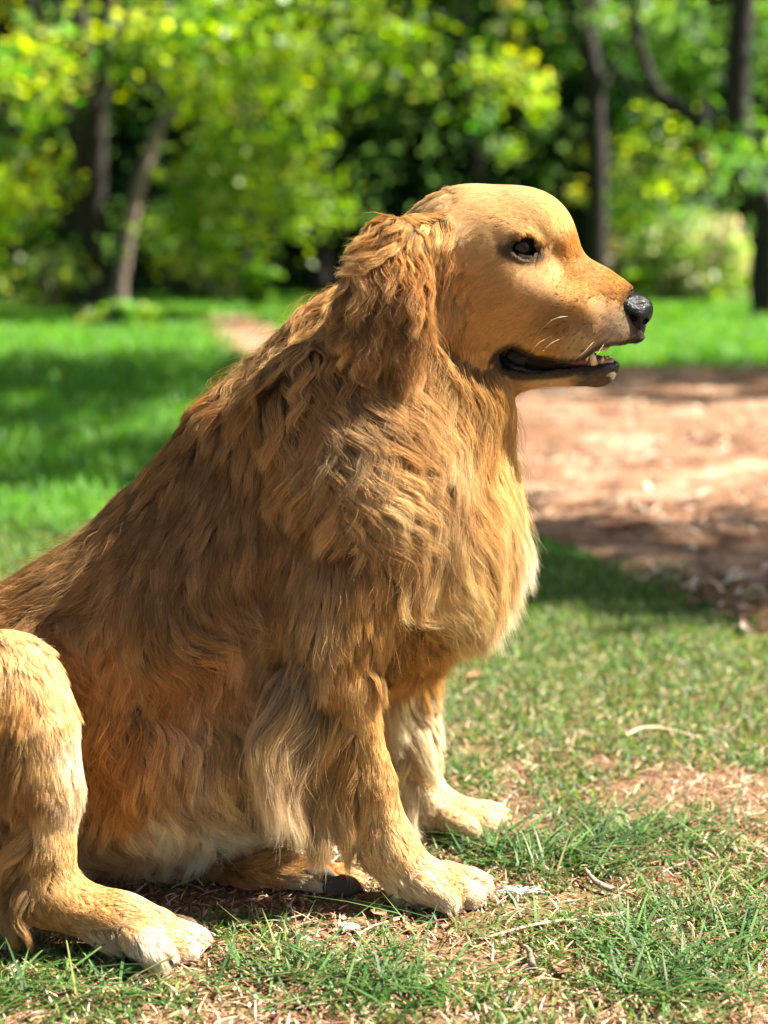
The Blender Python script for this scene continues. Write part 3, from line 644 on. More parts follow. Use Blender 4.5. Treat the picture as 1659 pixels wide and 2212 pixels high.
# ---- coat map: one row = photo position on the dog, hair direction (right, down), length mm, wave mm, wavelength mm, lift, root colour, tip colour
CB = dict(G=(0.49, 0.245, 0.058), R=(0.50, 0.205, 0.028), B=(0.23, 0.108, 0.025), C=(0.82, 0.60, 0.32), W=(0.90, 0.80, 0.64), D=(0.20, 0.095, 0.025), K=(0.012, 0.010, 0.009), Y=(0.70, 0.41, 0.125), S=(0.40, 0.25, 0.11), P=(0.60, 0.34, 0.13))
COAT = {
0: [(1335, 618, -.85, -.5, 4, 0, 20, .1, 'R', 'P'), (1280, 590, -.85, -.4, 4, 0, 20, .1, 'P', 'R'), (1250, 640, -.95, .0, 5, 0, 20, .1, 'G', 'R'), (1200, 690, -.95, .2, 7, 0, 20, .1, 'B', 'G'),
    (1290, 690, -.8, .4, 6, 0, 20, .1, 'B', 'G'), (1250, 740, -.5, .85, 6, .3, 20, .15, 'S', 'C'), (1330, 725, -.4, .9, 4, 0, 20, .2, 'S', 'W'), (1180, 745, -.6, .8, 6, .3, 20, .1, 'G', 'Y'), (1375, 735, -.5, .8, 3, 0, 20, .1, 'K', 'S'),
    (1165, 560, -.5, .8, 5, 0, 20, .1, 'G', 'P'), (1140, 585, -.85, .5, 6, 0, 20, .15, 'G', 'C'), (1100, 480, -.8, -.3, 6, 0, 20, .15, 'G', 'C'), (1165, 500, -.6, -.7, 5, 0, 20, .15, 'G', 'C'),
    (1210, 480, -.7, -.7, 5, 0, 20, .1, 'Y', 'C'), (1225, 540, -.8, -.5, 4, 0, 20, .1, 'R', 'P'), (1130, 420, -.95, -.15, 7, 0, 20, .15, 'P', 'C'), (1060, 400, -1, .1, 9, 0, 20, .15, 'P', 'C'), (960, 430, -.85, .5, 14, .5, 25, .15, 'G', 'C'),
    (1040, 500, -.9, .4, 9, .3, 20, .1, 'G', 'C'), (1060, 590, -.85, .5, 9, .3, 20, .1, 'G', 'Y'), (1000, 600, -.6, .8, 14, .8, 25, .1, 'G', 'Y'), (1100, 660, -.85, .5, 7, .3, 20, .1, 'G', 'Y'), (1040, 700, -.6, .8, 11, .5, 25, .1, 'G', 'Y'), (1080, 800, -.6, .7, 12, .5, 25, .1, 'G', 'Y'),
    (980, 700, -.2, 1, 22, 2, 30, .15, 'G', 'Y'), (990, 790, -.1, 1, 26, 2, 35, .15, 'G', 'P'), (950, 560, -.3, .95, 26, 3, 30, .2, 'G', 'C'), (960, 640, 0, 1, 34, 3.5, 35, .2, 'G', 'C'), (950, 780, .1, 1, 50, 5, 45, .25, 'G', 'C'),
    (1200, 825, -.95, .2, 6, 0, 20, .15, 'Y', 'C'), (1290, 828, -.95, .3, 4, 0, 20, .05, 'K', 'S')],
1: [(905, 500, -.5, .8, 26, 2, 25, .25, 'G', 'Y'), (850, 500, -.6, .8, 36, 4, 26, .4, 'R', 'Y'), (780, 560, -.6, .75, 34, 5, 24, .4, 'R', 'C'), (740, 640, -.25, .95, 42, 6, 24, .35, 'D', 'Y'), (720, 720, -.1, 1, 46, 7, 26, .4, 'G', 'C'),
    (820, 620, .02, 1, 50, 4, 28, .2, 'D', 'G'), (900, 570, .2, .95, 48, 4, 26, .35, 'R', 'P'), (930, 640, .12, 1, 55, 4, 32, .35, 'R', 'P'), (860, 700, .05, 1, 60, 4.5, 30, .2, 'D', 'G'), (780, 760, .12, 1, 52, 5, 28, .3, 'D', 'G'), (860, 800, .2, 1, 60, 5, 32, .25, 'D', 'P'), (900, 760, .1, 1, 60, 5, 35, .3, 'B', 'P')],
2: [(690, 640, -.55, .85, 40, 4, 30, .25, 'G', 'Y'), (620, 720, -.35, .95, 45, 5, 30, .2, 'B', 'Y'), (560, 790, -.3, .95, 45, 5, 30, .2, 'B', 'Y'), (480, 820, .15, 1, 46, 3, 40, .3, 'R', 'R'), (660, 830, .15, 1, 55, 6, 47, .25, 'B', 'G'),
    (720, 900, .25, .95, 62, 8, 56, .3, 'B', 'C'), (660, 960, .15, 1, 60, 8, 60, .3, 'G', 'C'), (760, 1000, .35, .95, 62, 8, 60, .3, 'G', 'C'), (820, 1080, .42, .9, 66, 7, 60, .3, 'G', 'C'), (880, 1170, .5, .88, 68, 7, 60, .25, 'G', 'C'), (930, 1230, .4, .92, 62, 6, 60, .2, 'G', 'C'),
    (830, 900, .35, .95, 60, 7, 56, .2, 'B', 'G'), (930, 900, .2, 1, 72, 7, 74, .25, 'G', 'C'), (1000, 870, .1, 1, 60, 5, 74, .2, 'G', 'Y'), (1080, 880, .02, 1, 40, 2, 55, .15, 'Y', 'Y'), (980, 1000, .25, 1, 75, 7, 74, .2, 'G', 'C'), (1070, 1000, .15, 1, 60, 4, 81, .2, 'Y', 'C'),
    (1090, 1120, .5, .9, 62, 4, 81, .5, 'C', 'W'), (1020, 1150, .35, .95, 70, 5, 81, .2, 'Y', 'C'), (1080, 1230, .45, .9, 62, 4, 81, .5, 'C', 'W'), (1000, 1280, .3, .95, 66, 4, 74, .2, 'Y', 'C'), (960, 1340, .4, .9, 66, 5, 81, .15, 'G', 'Y'), (1000, 1370, .35, .98, 60, 4, 81, .4, 'Y', 'C'),
    (880, 1290, .75, .55, 50, 4, 50, .12, 'B', 'G'), (860, 1370, .6, .8, 52, 4, 50, .12, 'G', 'Y'), (900, 1420, .2, 1, 50, 3, 50, .12, 'G', 'Y'), (950, 1430, .15, 1, 55, 3, 50, .2, 'Y', 'C'), (840, 1440, .15, 1, 45, 2, 50, .1, 'Y', 'Y'),
    (760, 1150, .05, 1, 38, 2, 50, .12, 'B', 'G'), (700, 1230, 0, 1, 38, 2, 50, .1, 'S', 'G'), (780, 1270, .15, 1, 30, 2, 50, .1, 'G', 'Y'), (690, 1330, .05, 1, 40, 3, 45, .12, 'S', 'C'), (760, 1400, .12, 1, 22, 1, 50, .08, 'G', 'Y'), (680, 1420, .1, 1, 34, 2, 40, .12, 'S', 'C'), (740, 1480, .1, 1, 16, 1, 40, .06, 'G', 'Y'),
    (600, 1060, .0, 1, 38, 1.5, 60, .08, 'B', 'B'), (540, 960, .1, 1, 34, 2, 60, .08, 'B', 'G'), (430, 900, -.55, .8, 30, 1, 60, .06, 'B', 'Y'), (480, 960, -.35, .9, 34, 1.5, 60, .06, 'B', 'B'), (340, 1000, -.75, .65, 30, 1, 60, .06, 'B', 'Y'), (400, 1100, -.45, .9, 40, 3, 60, .1, 'B', 'B'),
    (260, 1080, -.75, .6, 34, 2, 60, .06, 'B', 'Y'), (280, 1180, -.6, .8, 42, 3, 60, .1, 'B', 'G'), (180, 1180, -.8, .6, 36, 2, 60, .08, 'B', 'G'), (150, 1280, -.75, .65, 40, 2.5, 60, .08, 'B', 'B'), (40, 1280, -.85, .55, 36, 2, 60, .08, 'B', 'G'), (-100, 1350, -.8, .6, 36, 2, 60, .08, 'B', 'G'),
    (380, 1250, -.3, .95, 44, 4, 55, .12, 'B', 'B'), (500, 1200, -.05, 1, 44, 3, 55, .12, 'B', 'G'), (600, 1200, .0, 1, 42, 3, 50, .12, 'B', 'G'), (450, 1320, .1, 1, 46, 6, 45, .2, 'B', 'G'), (300, 1350, -.4, .9, 44, 4, 50, .12, 'B', 'G'),
    (540, 1330, .5, .8, 46, 8, 38, .3, 'B', 'C'), (460, 1390, .75, .4, 46, 8, 36, .3, 'R', 'C'), (560, 1420, .3, .8, 44, 9, 34, .35, 'G', 'C'), (620, 1380, .1, 1, 42, 7, 36, .3, 'B', 'C'), (350, 1430, .2, .9, 46, 7, 40, .25, 'R', 'G'), (250, 1400, -.1, 1, 44, 5, 40, .25, 'R', 'R'),
    (130, 1390, .5, .6, 42, 4, 34, .35, 'R', 'R'), (190, 1450, .35, .9, 46, 5, 38, .3, 'R', 'R'), (420, 1480, .35, .9, 46, 5, 40, .2, 'R', 'C'), (520, 1520, .4, .8, 46, 4, 45, .2, 'G', 'C'), (600, 1500, .1, 1, 44, 4, 45, .2, 'G', 'S'),
    (210, 1540, .15, 1, 60, 6, 50, .25, 'R', 'R'), (260, 1640, .25, 1, 60, 6, 60, .35, 'R', 'Y'), (330, 1600, .4, .9, 58, 6, 60, .3, 'R', 'C'), (400, 1660, .42, .9, 55, 6, 60, .35, 'G', 'W'), (340, 1730, .15, 1, 60, 6, 55, .3, 'C', 'W'), (450, 1720, .25, 1, 60, 6, 55, .3, 'W', 'W'), (520, 1770, .35, 1, 60, 6, 55, .3, 'W', 'W'), (400, 1780, .2, 1, 55, 6, 55, .3, 'W', 'W'), (300, 1790, .2, 1, 55, 7, 45, .3, 'C', 'W'),
    (480, 1600, .42, .9, 60, 5, 55, .25, 'G', 'C'), (560, 1660, .45, .9, 66, 5, 60, .3, 'G', 'W'), (560, 1760, .6, .8, 70, 5, 60, .2, 'C', 'W'), (620, 1620, .2, 1, 55, 4, 55, .15, 'S', 'S'), (220, 1760, .15, 1, 70, 8, 40, .3, 'S', 'C')],
3: [(720, 1480, .05, 1, 20, 1, 40, .1, 'G', 'Y'), (760, 1540, .16, 1, 22, 1, 40, .08, 'G', 'Y'), (810, 1600, .2, 1, 14, .5, 40, .06, 'G', 'Y'), (800, 1700, .2, 1, 12, .5, 40, .06, 'G', 'Y'), (850, 1750, .25, 1, 10, .3, 40, .06, 'Y', 'C'), (815, 1830, .2, 1, 13, .5, 40, .08, 'G', 'C'), (870, 1840, .45, .9, 10, .3, 40, .06, 'Y', 'C'),
    (920, 1885, .85, .5, 10, .3, 30, .08, 'Y', 'W'), (880, 1920, .6, .8, 14, .5, 30, .1, 'C', 'W'), (980, 1905, .95, .3, 10, .3, 30, .12, 'Y', 'C'), (1035, 1920, .9, .4, 12, .6, 26, .35, 'W', 'W'), (975, 1950, .75, .6, 12, .6, 26, .25, 'W', 'W'), (985, 1925, .85, .5, 8, .3, 26, .15, 'P', 'Y'), (850, 1930, .2, 1, 18, 1, 30, .15, 'C', 'W'),
    (650, 1480, -.65, .8, 66, 5, 70, .35, 'S', 'C'), (690, 1520, -.45, .9, 70, 5, 70, .3, 'B', 'C'), (640, 1560, -.4, 1, 88, 7, 80, .4, 'P', 'W'), (730, 1580, -.1, 1, 50, 2, 60, .12, 'R', 'G'), (700, 1640, -.12, 1, 82, 7, 65, .25, 'B', 'C'), (745, 1700, -.12, 1, 62, 5, 55, .25, 'G', 'C'), (765, 1780, -.1, 1, 30, 3, 40, .25, 'G', 'C')],
4: [(870, 1480, .25, 1, 36, 2, 50, .1, 'C', 'W'), (940, 1500, .8, .6, 34, 2, 45, .3, 'W', 'W'), (930, 1580, .6, .8, 28, 2, 45, .25, 'W', 'W'), (860, 1600, .25, 1, 66, 4, 60, .2, 'C', 'W'), (900, 1650, .2, 1, 16, .5, 40, .08, 'Y', 'C'), (870, 1690, .25, 1, 50, 3, 50, .2, 'W', 'W'), (930, 1720, .4, .9, 9, .2, 30, .06, 'C', 'W'),
    (910, 1760, .5, .9, 14, .3, 30, .1, 'Y', 'W'), (990, 1755, .9, .3, 9, .2, 30, .08, 'Y', 'C'), (1062, 1765, .9, .35, 11, .5, 26, .35, 'W', 'W'), (1035, 1760, .9, .4, 7, .3, 30, .12, 'Y', 'C'), (1010, 1785, .7, .6, 11, .3, 30, .1, 'C', 'W')],
5: [(20, 1400, .1, 1, 24, 1.5, 40, .15, 'Y', 'C'), (70, 1420, .35, .9, 20, 1, 40, .12, 'Y', 'C'), (30, 1520, -.1, 1, 26, 1.5, 40, .12, 'R', 'Y'), (120, 1520, .25, 1, 16, .5, 40, .08, 'Y', 'C'), (150, 1620, .2, 1, 14, .5, 40, .08, 'C', 'W'), (90, 1650, .0, 1, 22, 1, 40, .1, 'Y', 'C'), (160, 1720, .25, 1, 24, 1.5, 40, .15, 'C', 'W'),
    (20, 1620, -.1, 1, 40, 3, 45, .15, 'B', 'G'), (110, 1780, .03, 1, 14, .5, 40, .08, 'Y', 'C'), (140, 1860, .15, 1, 11, .4, 40, .06, 'Y', 'C'), (80, 1880, .0, 1, 18, .8, 40, .1, 'G', 'Y'), (40, 1780, -.15, 1, 60, 5, 50, .25, 'B', 'R'), (40, 1900, -.35, .95, 50, 6, 40, .3, 'B', 'P'), (60, 1700, -.05, 1, 26, 2, 50, .12, 'R', 'P'),
    (150, 1950, .7, .7, 11, .4, 30, .06, 'Y', 'G'), (90, 1990, .4, .9, 14, .5, 30, .08, 'G', 'G'), (220, 1970, .9, .4, 10, .3, 30, .06, 'Y', 'G'), (230, 2030, .6, .8, 15, .5, 30, .1, 'S', 'W'), (300, 1990, .9, .4, 11, .3, 30, .08, 'Y', 'C'), (310, 2040, .6, .8, 20, 1.5, 30, .12, 'W', 'W'), (370, 2010, .9, .4, 12, .4, 30, .12, 'Y', 'C'), (360, 2062, .6, .8, 19, 2, 24, .3, 'W', 'W'), (415, 2035, .85, .6, 13, .8, 26, .35, 'W', 'W'), (385, 2040, .8, .6, 9, .5, 26, .15, 'P', 'C')],
6: [(450, 1870, .9, .3, 26, 3, 40, .15, 'B', 'G'), (560, 1870, .95, .2, 22, 2, 40, .12, 'G', 'G'), (480, 1905, .5, .8, 36, 5, 35, .3, 'R', 'G'), (640, 1865, .95, .2, 18, 2, 30, .2, 'G', 'Y'), (640, 1905, .9, .3, 24, 3, 26, .3, 'S', 'W'), (720, 1872, .9, .35, 16, 1.5, 26, .25, 'R', 'Y'), (770, 1885, .85, .5, 13, .6, 30, .25, 'P', 'C'), (690, 1935, .8, .5, 16, 1.5, 26, .3, 'W', 'W')],
7: [(-300, 1850, -.7, .7, 60, 4, 50, .2, 'G', 'C'), (-400, 1950, -.7, .7, 60, 4, 50, .2, 'G', 'C')],
}
def raymarch(px, py, grp):
    o = np.array([0, 0, CAM_H]); d = W(px, py, 1.0)-o; d /= np.linalg.norm(d)
    t = np.arange(1.1, 1.75, 0.002); P = o+d[None]*t[:, None]
    fs = [f for g_, f in PRIMS if g_ == grp]
    dd = np.min([f(P[:, 0], P[:, 1], P[:, 2]) for f in fs], axis=0); hit = np.where(dd < 0.002)[0]
    return P[hit[0]] if len(hit) else P[np.argmin(dd)]
ANCH = {}
for grp in (3, 4, 5, 6):                    # shorter fur on the toes
    COAT[grp] = [(r[:4]+(r[4]*0.62,)+r[5:]) if (r[4] <= 20 and r[1] > (1750 if grp == 4 else 1870) and r[9] != 'W') else r for r in COAT[grp]]
for grp, rows in COAT.items():
    P = np.array([raymarch(r[0], r[1], grp) for r in rows]); D = np.array([[r[2], 0, -r[3]] for r in rows])
    D /= np.linalg.norm(D, axis=1)[:, None]; A = np.array([[r[4]/1000, r[5]/1000, r[6]/1000, r[7]] for r in rows])
    C0 = np.array([CB[r[8]] for r in rows]); C1 = np.array([CB[r[9]] for r in rows]); kc = {3: .30, 4: .65, 5: .12}.get(grp, 0); C0 = C0*(1-kc)+np.array(CB['C'])*kc; ANCH[grp] = (P, np.hstack([D, A, C0, C1]))
def coat(P, G_):
    """interpolate the coat map: columns dir3, len, wave, lam, lift, root rgb, tip rgb"""
    out = np.zeros((len(P), 13))
    for grp in np.unique(G_):
        m = np.where(G_ == grp)[0]; AP, AV = ANCH[grp]
        for s0 in range(0, len(m), 20000):
            mm = m[s0:s0+20000]; d2 = (P[mm][:, None, 0]-AP[None, :, 0])**2+(P[mm][:, None, 2]-AP[None, :, 2])**2+0.25*np.minimum(np.abs(P[mm][:, None, 1]-AP[None, :, 1]), 0.1)**2
            w = 1.0/(d2+1e-5)**2; w /= w.sum(1)[:, None]; out[mm] = w@AV
    out[:, :3] /= np.linalg.norm(out[:, :3], axis=1)[:, None]+1e-9
    return out
def mouth_d(P):
    return np.min([f(P[:, 0], P[:, 1], P[:, 2]) for f in MOUTH], axis=0)
NOSE_C = W(1366, 675, YH)
PAD1 = W(690, 1893, 1.368); PAD2 = W(738, 1918, 1.360)

dog = empty('dog', (0.0, YH, 0.0))
tag(dog, 'golden retriever sitting in profile on the grass with its mouth slightly open, facing right', 'dog')
Gv = group_of(BV); cv = coat(BV, Gv); skin = cv[:, 7:10]*np.where(Gv == 0, 0.78, 0.55)[:, None]  # coat colour darkened to stand for the shade between hairs
md = mouth_d(BV); k = np.clip((0.0055-md)/0.002, 0, 1)[:, None]*(Gv == 0)[:, None]; skin = skin*(1-k)+np.array([0.012, 0.009, 0.010])*k
ed = np.minimum(np.linalg.norm(BV-EYES[0], axis=1), np.linalg.norm(BV-EYES[1], axis=1)); k = np.clip((0.0200-ed)/0.0015, 0, 1)[:, None]; skin = skin*(1-k)+np.array([0.01, 0.008, 0.008])*k
k = np.clip((0.0262-np.linalg.norm(BV-NOSE_C, axis=1))/0.002, 0, 1)[:, None]; skin = skin*(1-k)+np.array([0.02, 0.014, 0.012])*k
def skin_mat():
    m, n, l, out = material('skin_with_undercoat_shade')
    b = n.new('ShaderNodeBsdfPrincipled'); b.inputs['Roughness'].default_value = 0.8; b.inputs['Specular IOR Level'].default_value = 0.06
    a = n.new('ShaderNodeAttribute'); a.attribute_name = 'col'; l.new(a.outputs['Color'], b.inputs['Base Color']); l.new(b.outputs[0], out.inputs[0])
    return m
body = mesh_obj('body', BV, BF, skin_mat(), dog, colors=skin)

# ---- hair
def hair_mat(name='dog_hair'):
    m, n, l, out = material(name)
    a = n.new('ShaderNodeAttribute'); a.attribute_name = 'col'
    d = n.new('ShaderNodeBsdfDiffuse'); t = n.new('ShaderNodeBsdfTranslucent'); h = n.new('ShaderNodeBsdfHair')
    h.component = 'Reflection'; h.inputs['Offset'].default_value = R(-5); h.inputs['RoughnessU'].default_value = 0.22; h.inputs['RoughnessV'].default_value = 0.9
    gm = n.new('ShaderNodeMix'); gm.data_type = 'RGBA'; gm.inputs['Factor'].default_value = 0.2; gm.inputs['B'].default_value = (1, 0.95, 0.85, 1); l.new(a.outputs['Color'], gm.inputs['A']); l.new(gm.outputs['Result'], h.inputs['Color'])
    l.new(a.outputs['Color'], d.inputs[0]); l.new(a.outputs['Color'], t.inputs[0])
    m1 = n.new('ShaderNodeMixShader'); m1.inputs[0].default_value = 0.33; l.new(d.outputs[0], m1.inputs[1]); l.new(t.outputs[0], m1.inputs[2])
    m2 = n.new('ShaderNodeMixShader'); m2.inputs[0].default_value = 0.2; l.new(m1.outputs[0], m2.inputs[1]); l.new(h.outputs[0], m2.inputs[2]); l.new(m2.outputs[0], out.inputs[0])
    return m
HM = hair_mat()
def curves_obj(name, P, Rad, C, mat, parent):
    N, K, _ = P.shape; cu = bpy.data.hair_curves.new(name); cu.add_curves([K]*N)
    cu.attributes['position'].data.foreach_set('vector', P.astype(np.float32).ravel())
    ra = cu.attributes.get('radius') or cu.attributes.new('radius', 'FLOAT', 'POINT'); ra.data.foreach_set('value', Rad.astype(np.float32).ravel())
    c = np.ones((N, K, 4), np.float32); c[:, :, :3] = C; at = cu.attributes.new('col', 'FLOAT_COLOR', 'POINT'); at.data.foreach_set('color', c.ravel())
    cu.materials.append(mat); o = bpy.data.objects.new(name, cu); COL.objects.link(o); o.parent = parent
    o.matrix_parent_inverse = parent.matrix_world.inverted() if parent.type != 'EMPTY' else Matrix.Translation(-parent.location)
    return o
# triangles for sampling
T1 = BF[:, [0, 1, 2]]; T2 = BF[:, [0, 2, 3]]; TRI = np.vstack([T1, T2]); A_, B_, C_ = BV[TRI[:, 0]], BV[TRI[:, 1]], BV[TRI[:, 2]]
AREA = 0.5*np.linalg.norm(np.cross(B_-A_, C_-A_), axis=1); TC = (A_+B_+C_)/3
TG = Gv[TRI[:, 0]]; TN = grad(TC); TMAP = coat(TC, TG)
hair_len = TMAP[:, 3]
vis = np.where(TN[:, 1] < 0.35, 1.0, 0.45)*np.where(TC[:, 0] > -0.45, 1.0, 0.35)
nohair = (mouth_d(TC) < 0.0022) & (TG == 0)
for e in EYES: nohair |= np.linalg.norm(TC-e, axis=1) < 0.0182
nohair |= (np.linalg.norm((TC-NOSE_C)/np.array([1, 1, 1]), axis=1) < 0.0215) | (np.linalg.norm(TC-W(1378, 686, YH), axis=1) < 0.0180)
for pc, rr in ((PAD1, 0.0150), (PAD2, 0.0175)): nohair |= (np.linalg.norm(TC-pc, axis=1) < rr)
nohair |= TC[:, 2] < 0.004
def grow(name, sel, N, K, guide_sp, rad, parent, clump=0.75, sub_sp=0.0028, layer=0.004, jit=1.0, lock_sp=0.016, lock_c=0.7, rootd=0.5, wave_k=1.0, len_k=1.0, bald=0, cvar=0.5, tvar=1.0):
    w = AREA*vis*sel*(~nohair); w = w/w.sum(); ti = rng.choice(len(w), N, p=w)
    u, v = rng.random(N), rng.random(N); f_ = u+v > 1; u[f_] = 1-u[f_]; v[f_] = 1-v[f_]
    Rt = A_[ti]+(B_[ti]-A_[ti])*u[:, None]+(C_[ti]-A_[ti])*v[:, None]; Gp = TG[ti]
    area = (AREA*sel*(~nohair)).sum(); M = int(min(N*0.5, area/guide_sp**2)); gi = rng.choice(N, M, replace=False)
    GP = Rt[gi]; GG = Gp[gi]; cp = coat(GP, GG); n0 = grad(GP)
    L = cp[:, 3]*len_k*(0.8+0.4*rng.random(M)); step = L/(K-1)
    paths = np.zeros((M, K, 3)); nrm = np.zeros((M, K, 3)); p_ = GP.copy(); vprev = None
    for s_ in range(K):
        t = s_/(K-1); paths[:, s_] = p_; nn = grad(p_); nrm[:, s_] = nn
        fl = coat(p_, GG)[:, :3]
        tan = fl-nn*(fl*nn).sum(1)[:, None]; sdv = samp(p_)
        free = np.clip((sdv-0.012)/0.02, 0, 1)[:, None]; tan = tan*(1-free)+fl*free
        tan /= np.linalg.norm(tan, axis=1)[:, None]+1e-6
        vv = tan+nn*(cp[:, 6]*(1-t)**1.5*1.6)[:, None]+np.array([0, 0, -0.25])*t*np.clip(L/0.05, 0, 1)[:, None]
        if vprev is not None: vv = vv+0.6*vprev
        vv /= np.linalg.norm(vv, axis=1)[:, None]+1e-9; vprev = vv
        p_ = p_+vv*step[:, None]; sdv = samp(p_); hm = layer*np.clip(L/0.05, 0.1, 1)*min(1, 2.5*(t+1/(K-1)))
        pen = np.clip(hm-sdv, 0, 0.02); p_ = p_+grad(p_)*pen[:, None]
        p_[:, 2] = np.maximum(p_[:, 2], 0.004)
    # waves
    tt = np.linspace(0, 1, K)
    d_ = np.gradient(paths, axis=1); d_ /= np.linalg.norm(d_, axis=2)[:, :, None]+1e-9; bb = np.cross(nrm, d_); bb /= np.linalg.norm(bb, axis=2)[:, :, None]+1e-9
    ph = vnoise(GP, 10, 21)*11+rng.random(M)*0.7; ph2 = rng.random(M)*6.28
    sarc = tt[None]*L[:, None]; env = np.clip(tt*1.6, 0, 1)[None]**0.8; amp = (cp[:, 4]*(0.75+0.5*rng.random(M)))[:, None]*env*wave_k
    arg = 2*np.pi*sarc/cp[:, 5][:, None]+ph[:, None]
    paths = paths+bb*(amp*(np.sin(arg)-np.sin(ph)[:, None]*np.exp(-3*tt)[None]))[:, :, None]+nrm*(amp*0.25*(1+np.sin(arg*1.0+ph[:, None]*0.3+ph2[:, None]*0.5)))[:, :, None]
    # gather neighbouring guides into bigger locks
    MS = max(8, int(M*(guide_sp/lock_sp)**2)); si = rng.choice(M, MS, replace=False); kt = kdtree.KDTree(MS)
    for q_, ix in enumerate(si): kt.insert(GP[ix], int(ix))
    kt.balance(); jt = GP+rng.normal(size=GP.shape)*lock_sp*0.15; sx = np.array([kt.find(q_)[1] for q_ in jt])
    ok = (GG[sx] == GG)[:, None, None]; ls = np.clip(L/L[sx], 0.5, 1.3)
    idx = np.clip(tt[None]*ls[:, None]*(K-1), 0, K-1.001); i0 = idx.astype(int); fr = (idx-i0)[:, :, None]; ar = np.arange(M)[:, None]
    sp_ = paths[sx]; sp_ = sp_[ar, i0]*(1-fr)+sp_[ar, i0+1]*fr
    conv = sp_+(GP-GP[sx])[:, None]*(1-lock_c*(tt**1.1))[None, :, None]
    paths = np.where(ok, paths+(conv-paths)*np.clip(tt*2.5, 0, 1)[None, :, None]*0.9, paths)
    # strands
    kd = {}
    out = np.zeros((N, K, 3)); gidx = np.zeros(N, int)
    for grp in np.unique(Gp):
        gm_ = np.where(GG == grp)[0]
        if len(gm_) == 0: gm_ = np.arange(M)
        kt = kdtree.KDTree(len(gm_))
        for q_, ix in enumerate(gm_): kt.insert(GP[ix], int(ix))
        kt.balance(); mem = np.where(Gp == grp)[0]; jt = Rt[mem]+rng.normal(size=(len(mem), 3))*guide_sp*0.18
        gidx[mem] = [kt.find(q_)[1] for q_ in jt]
    sc_ = coat(Rt, Gp)
    ratio = np.clip(sc_[:, 3]*len_k/L[gidx], 0.3, 1.15)*(0.62+0.45*rng.random(N))
    idx = np.clip(tt[None]*ratio[:, None]*(K-1), 0, K-1.001); i0 = idx.astype(int); fr = (idx-i0)[:, :, None]
    gp_ = paths[gidx]; ar = np.arange(N)[:, None]; base_ = gp_[ar, i0]*(1-fr)+gp_[ar, i0+1]*fr
    off = Rt-GP[gidx]; cl = clump*(0.75+0.35*rng.random(N)); ease = (tt**0.8)*(1.0)
    out = base_+off[:, None]*(1-np.clip(cl, 0, 0.96)[:, None]*ease[None])[:, :, None]
    # individual wander
    j1 = rng.normal(size=(N, 3)); j2 = rng.normal(size=(N, 3)); Ls = (L[gidx]*ratio)[:, None, None]
    fly = np.where(rng.random(N) < 0.06, 2.6, 1.0)[:, None, None]
    out += jit*0.055*Ls*fly*(j1[:, None]*(tt**1.5)[None, :, None]+0.5*j2[:, None]*np.sin(tt*5)[None, :, None])
    sdv = samp(out.reshape(-1, 3)); pen = np.clip(np.tile(0.0005+(0.0022 if name == "head_fur" else 0.0011)*np.clip(tt*4, 0, 1), N)-sdv, 0, 0.01); bad = np.where(pen > 0)[0]
    fl_ = out.reshape(-1, 3); fl_[bad] += grad(fl_[bad])*pen[bad][:, None]; out = fl_.reshape(N, K, 3)
    out[:, :, 2] = np.maximum(out[:, :, 2], 0.0025)
    lk = (0.5+tvar*(rng.random(M)-0.5))[sx]; lock = 1+cvar*2*(0.5*rng.random(M)+0.4*lk-0.45)*0.9; tipc = np.clip(lk*0.7+0.4*rng.random(M), 0, 1)
    c0 = sc_[:, 7:10]; c1 = sc_[:, 10:13]*1.0; c1 = c1+(np.array(CB['C'])-c1)*(0.35*lk[gidx])[:, None]; pale = vnoise(Rt, 16, 41); mix = (tt[None]**0.8)*np.clip(0.25+0.55*(0.5+tvar*(tipc[gidx]-0.5))+0.9*tvar*(pale-0.4), 0.05, 1)[:, None]
    C = c0[:, None]*(1-mix[:, :, None])+c1[:, None]*mix[:, :, None]
    C = C*(lock[gidx]*(1-cvar/2+cvar*rng.random(N)))[:, None, None]*(rootd+(1-rootd)*np.clip(tt*2.0, 0, 1))[None, :, None]  # roots darkened: partly pelage, partly shade between locks painted into the strand colour
    C[:, :, 1] *= (0.95+0.1*rng.random(N))[:, None]; C = np.clip(C, 0.004, 0.9)
    if name in ('head_fur', 'cheek_fur'):
        dk = np.zeros(N)
        for e in EYES:
            q = Rt-e-np.array([0.004, 0, 0.0]); zc = q[:, 2]+0.003+0.12*q[:, 0]+6.0*q[:, 0]**2*0; dd = np.sqrt((q[:, 0]/0.0225)**2+(zc/(0.0104-0.12*np.abs(q[:, 0])))**2); dd += 0.35*(rng.random(N)-0.5)+9*(np.abs(q[:, 1]) > 0.03)
            dk = np.maximum(dk, np.clip((1.10-dd)/0.35, 0, 1)*0.9)
        dk = np.maximum(dk, np.clip((0.0078-mouth_d(Rt))/0.003, 0, 1)*0.9)
        q = Rt-W(1262, 838, YH); dk = np.maximum(dk, np.clip(1.2-np.hypot(q[:, 0]/0.014, q[:, 2]/0.009), 0, 1)*(rng.random(N) < 0.6))
        q = Rt-NOSE_C; dn = np.linalg.norm(q, axis=1); dk = np.maximum(dk, np.clip((0.030-dn)/0.008, 0, 1)*(rng.random(N) < 0.75)*0.9)
        sp = vnoise(Rt, 420, 77); q = Rt-W(1290, 700, YH); reg = np.exp(-(q[:, 0]/0.040)**2-(q[:, 2]/0.030)**2); dk = np.maximum(dk, np.clip((sp-0.80)/0.06, 0, 1)*(reg > 0.35)*0.8)
        C = C*(1-dk[:, None, None])+np.array([0.018, 0.012, 0.009])*dk[:, None, None]
    blk = (rng.random(N) < bald); C[blk] = (0.03, 0.02, 0.015)
    prof = np.clip(1-tt**2.2, 0.08, 1)
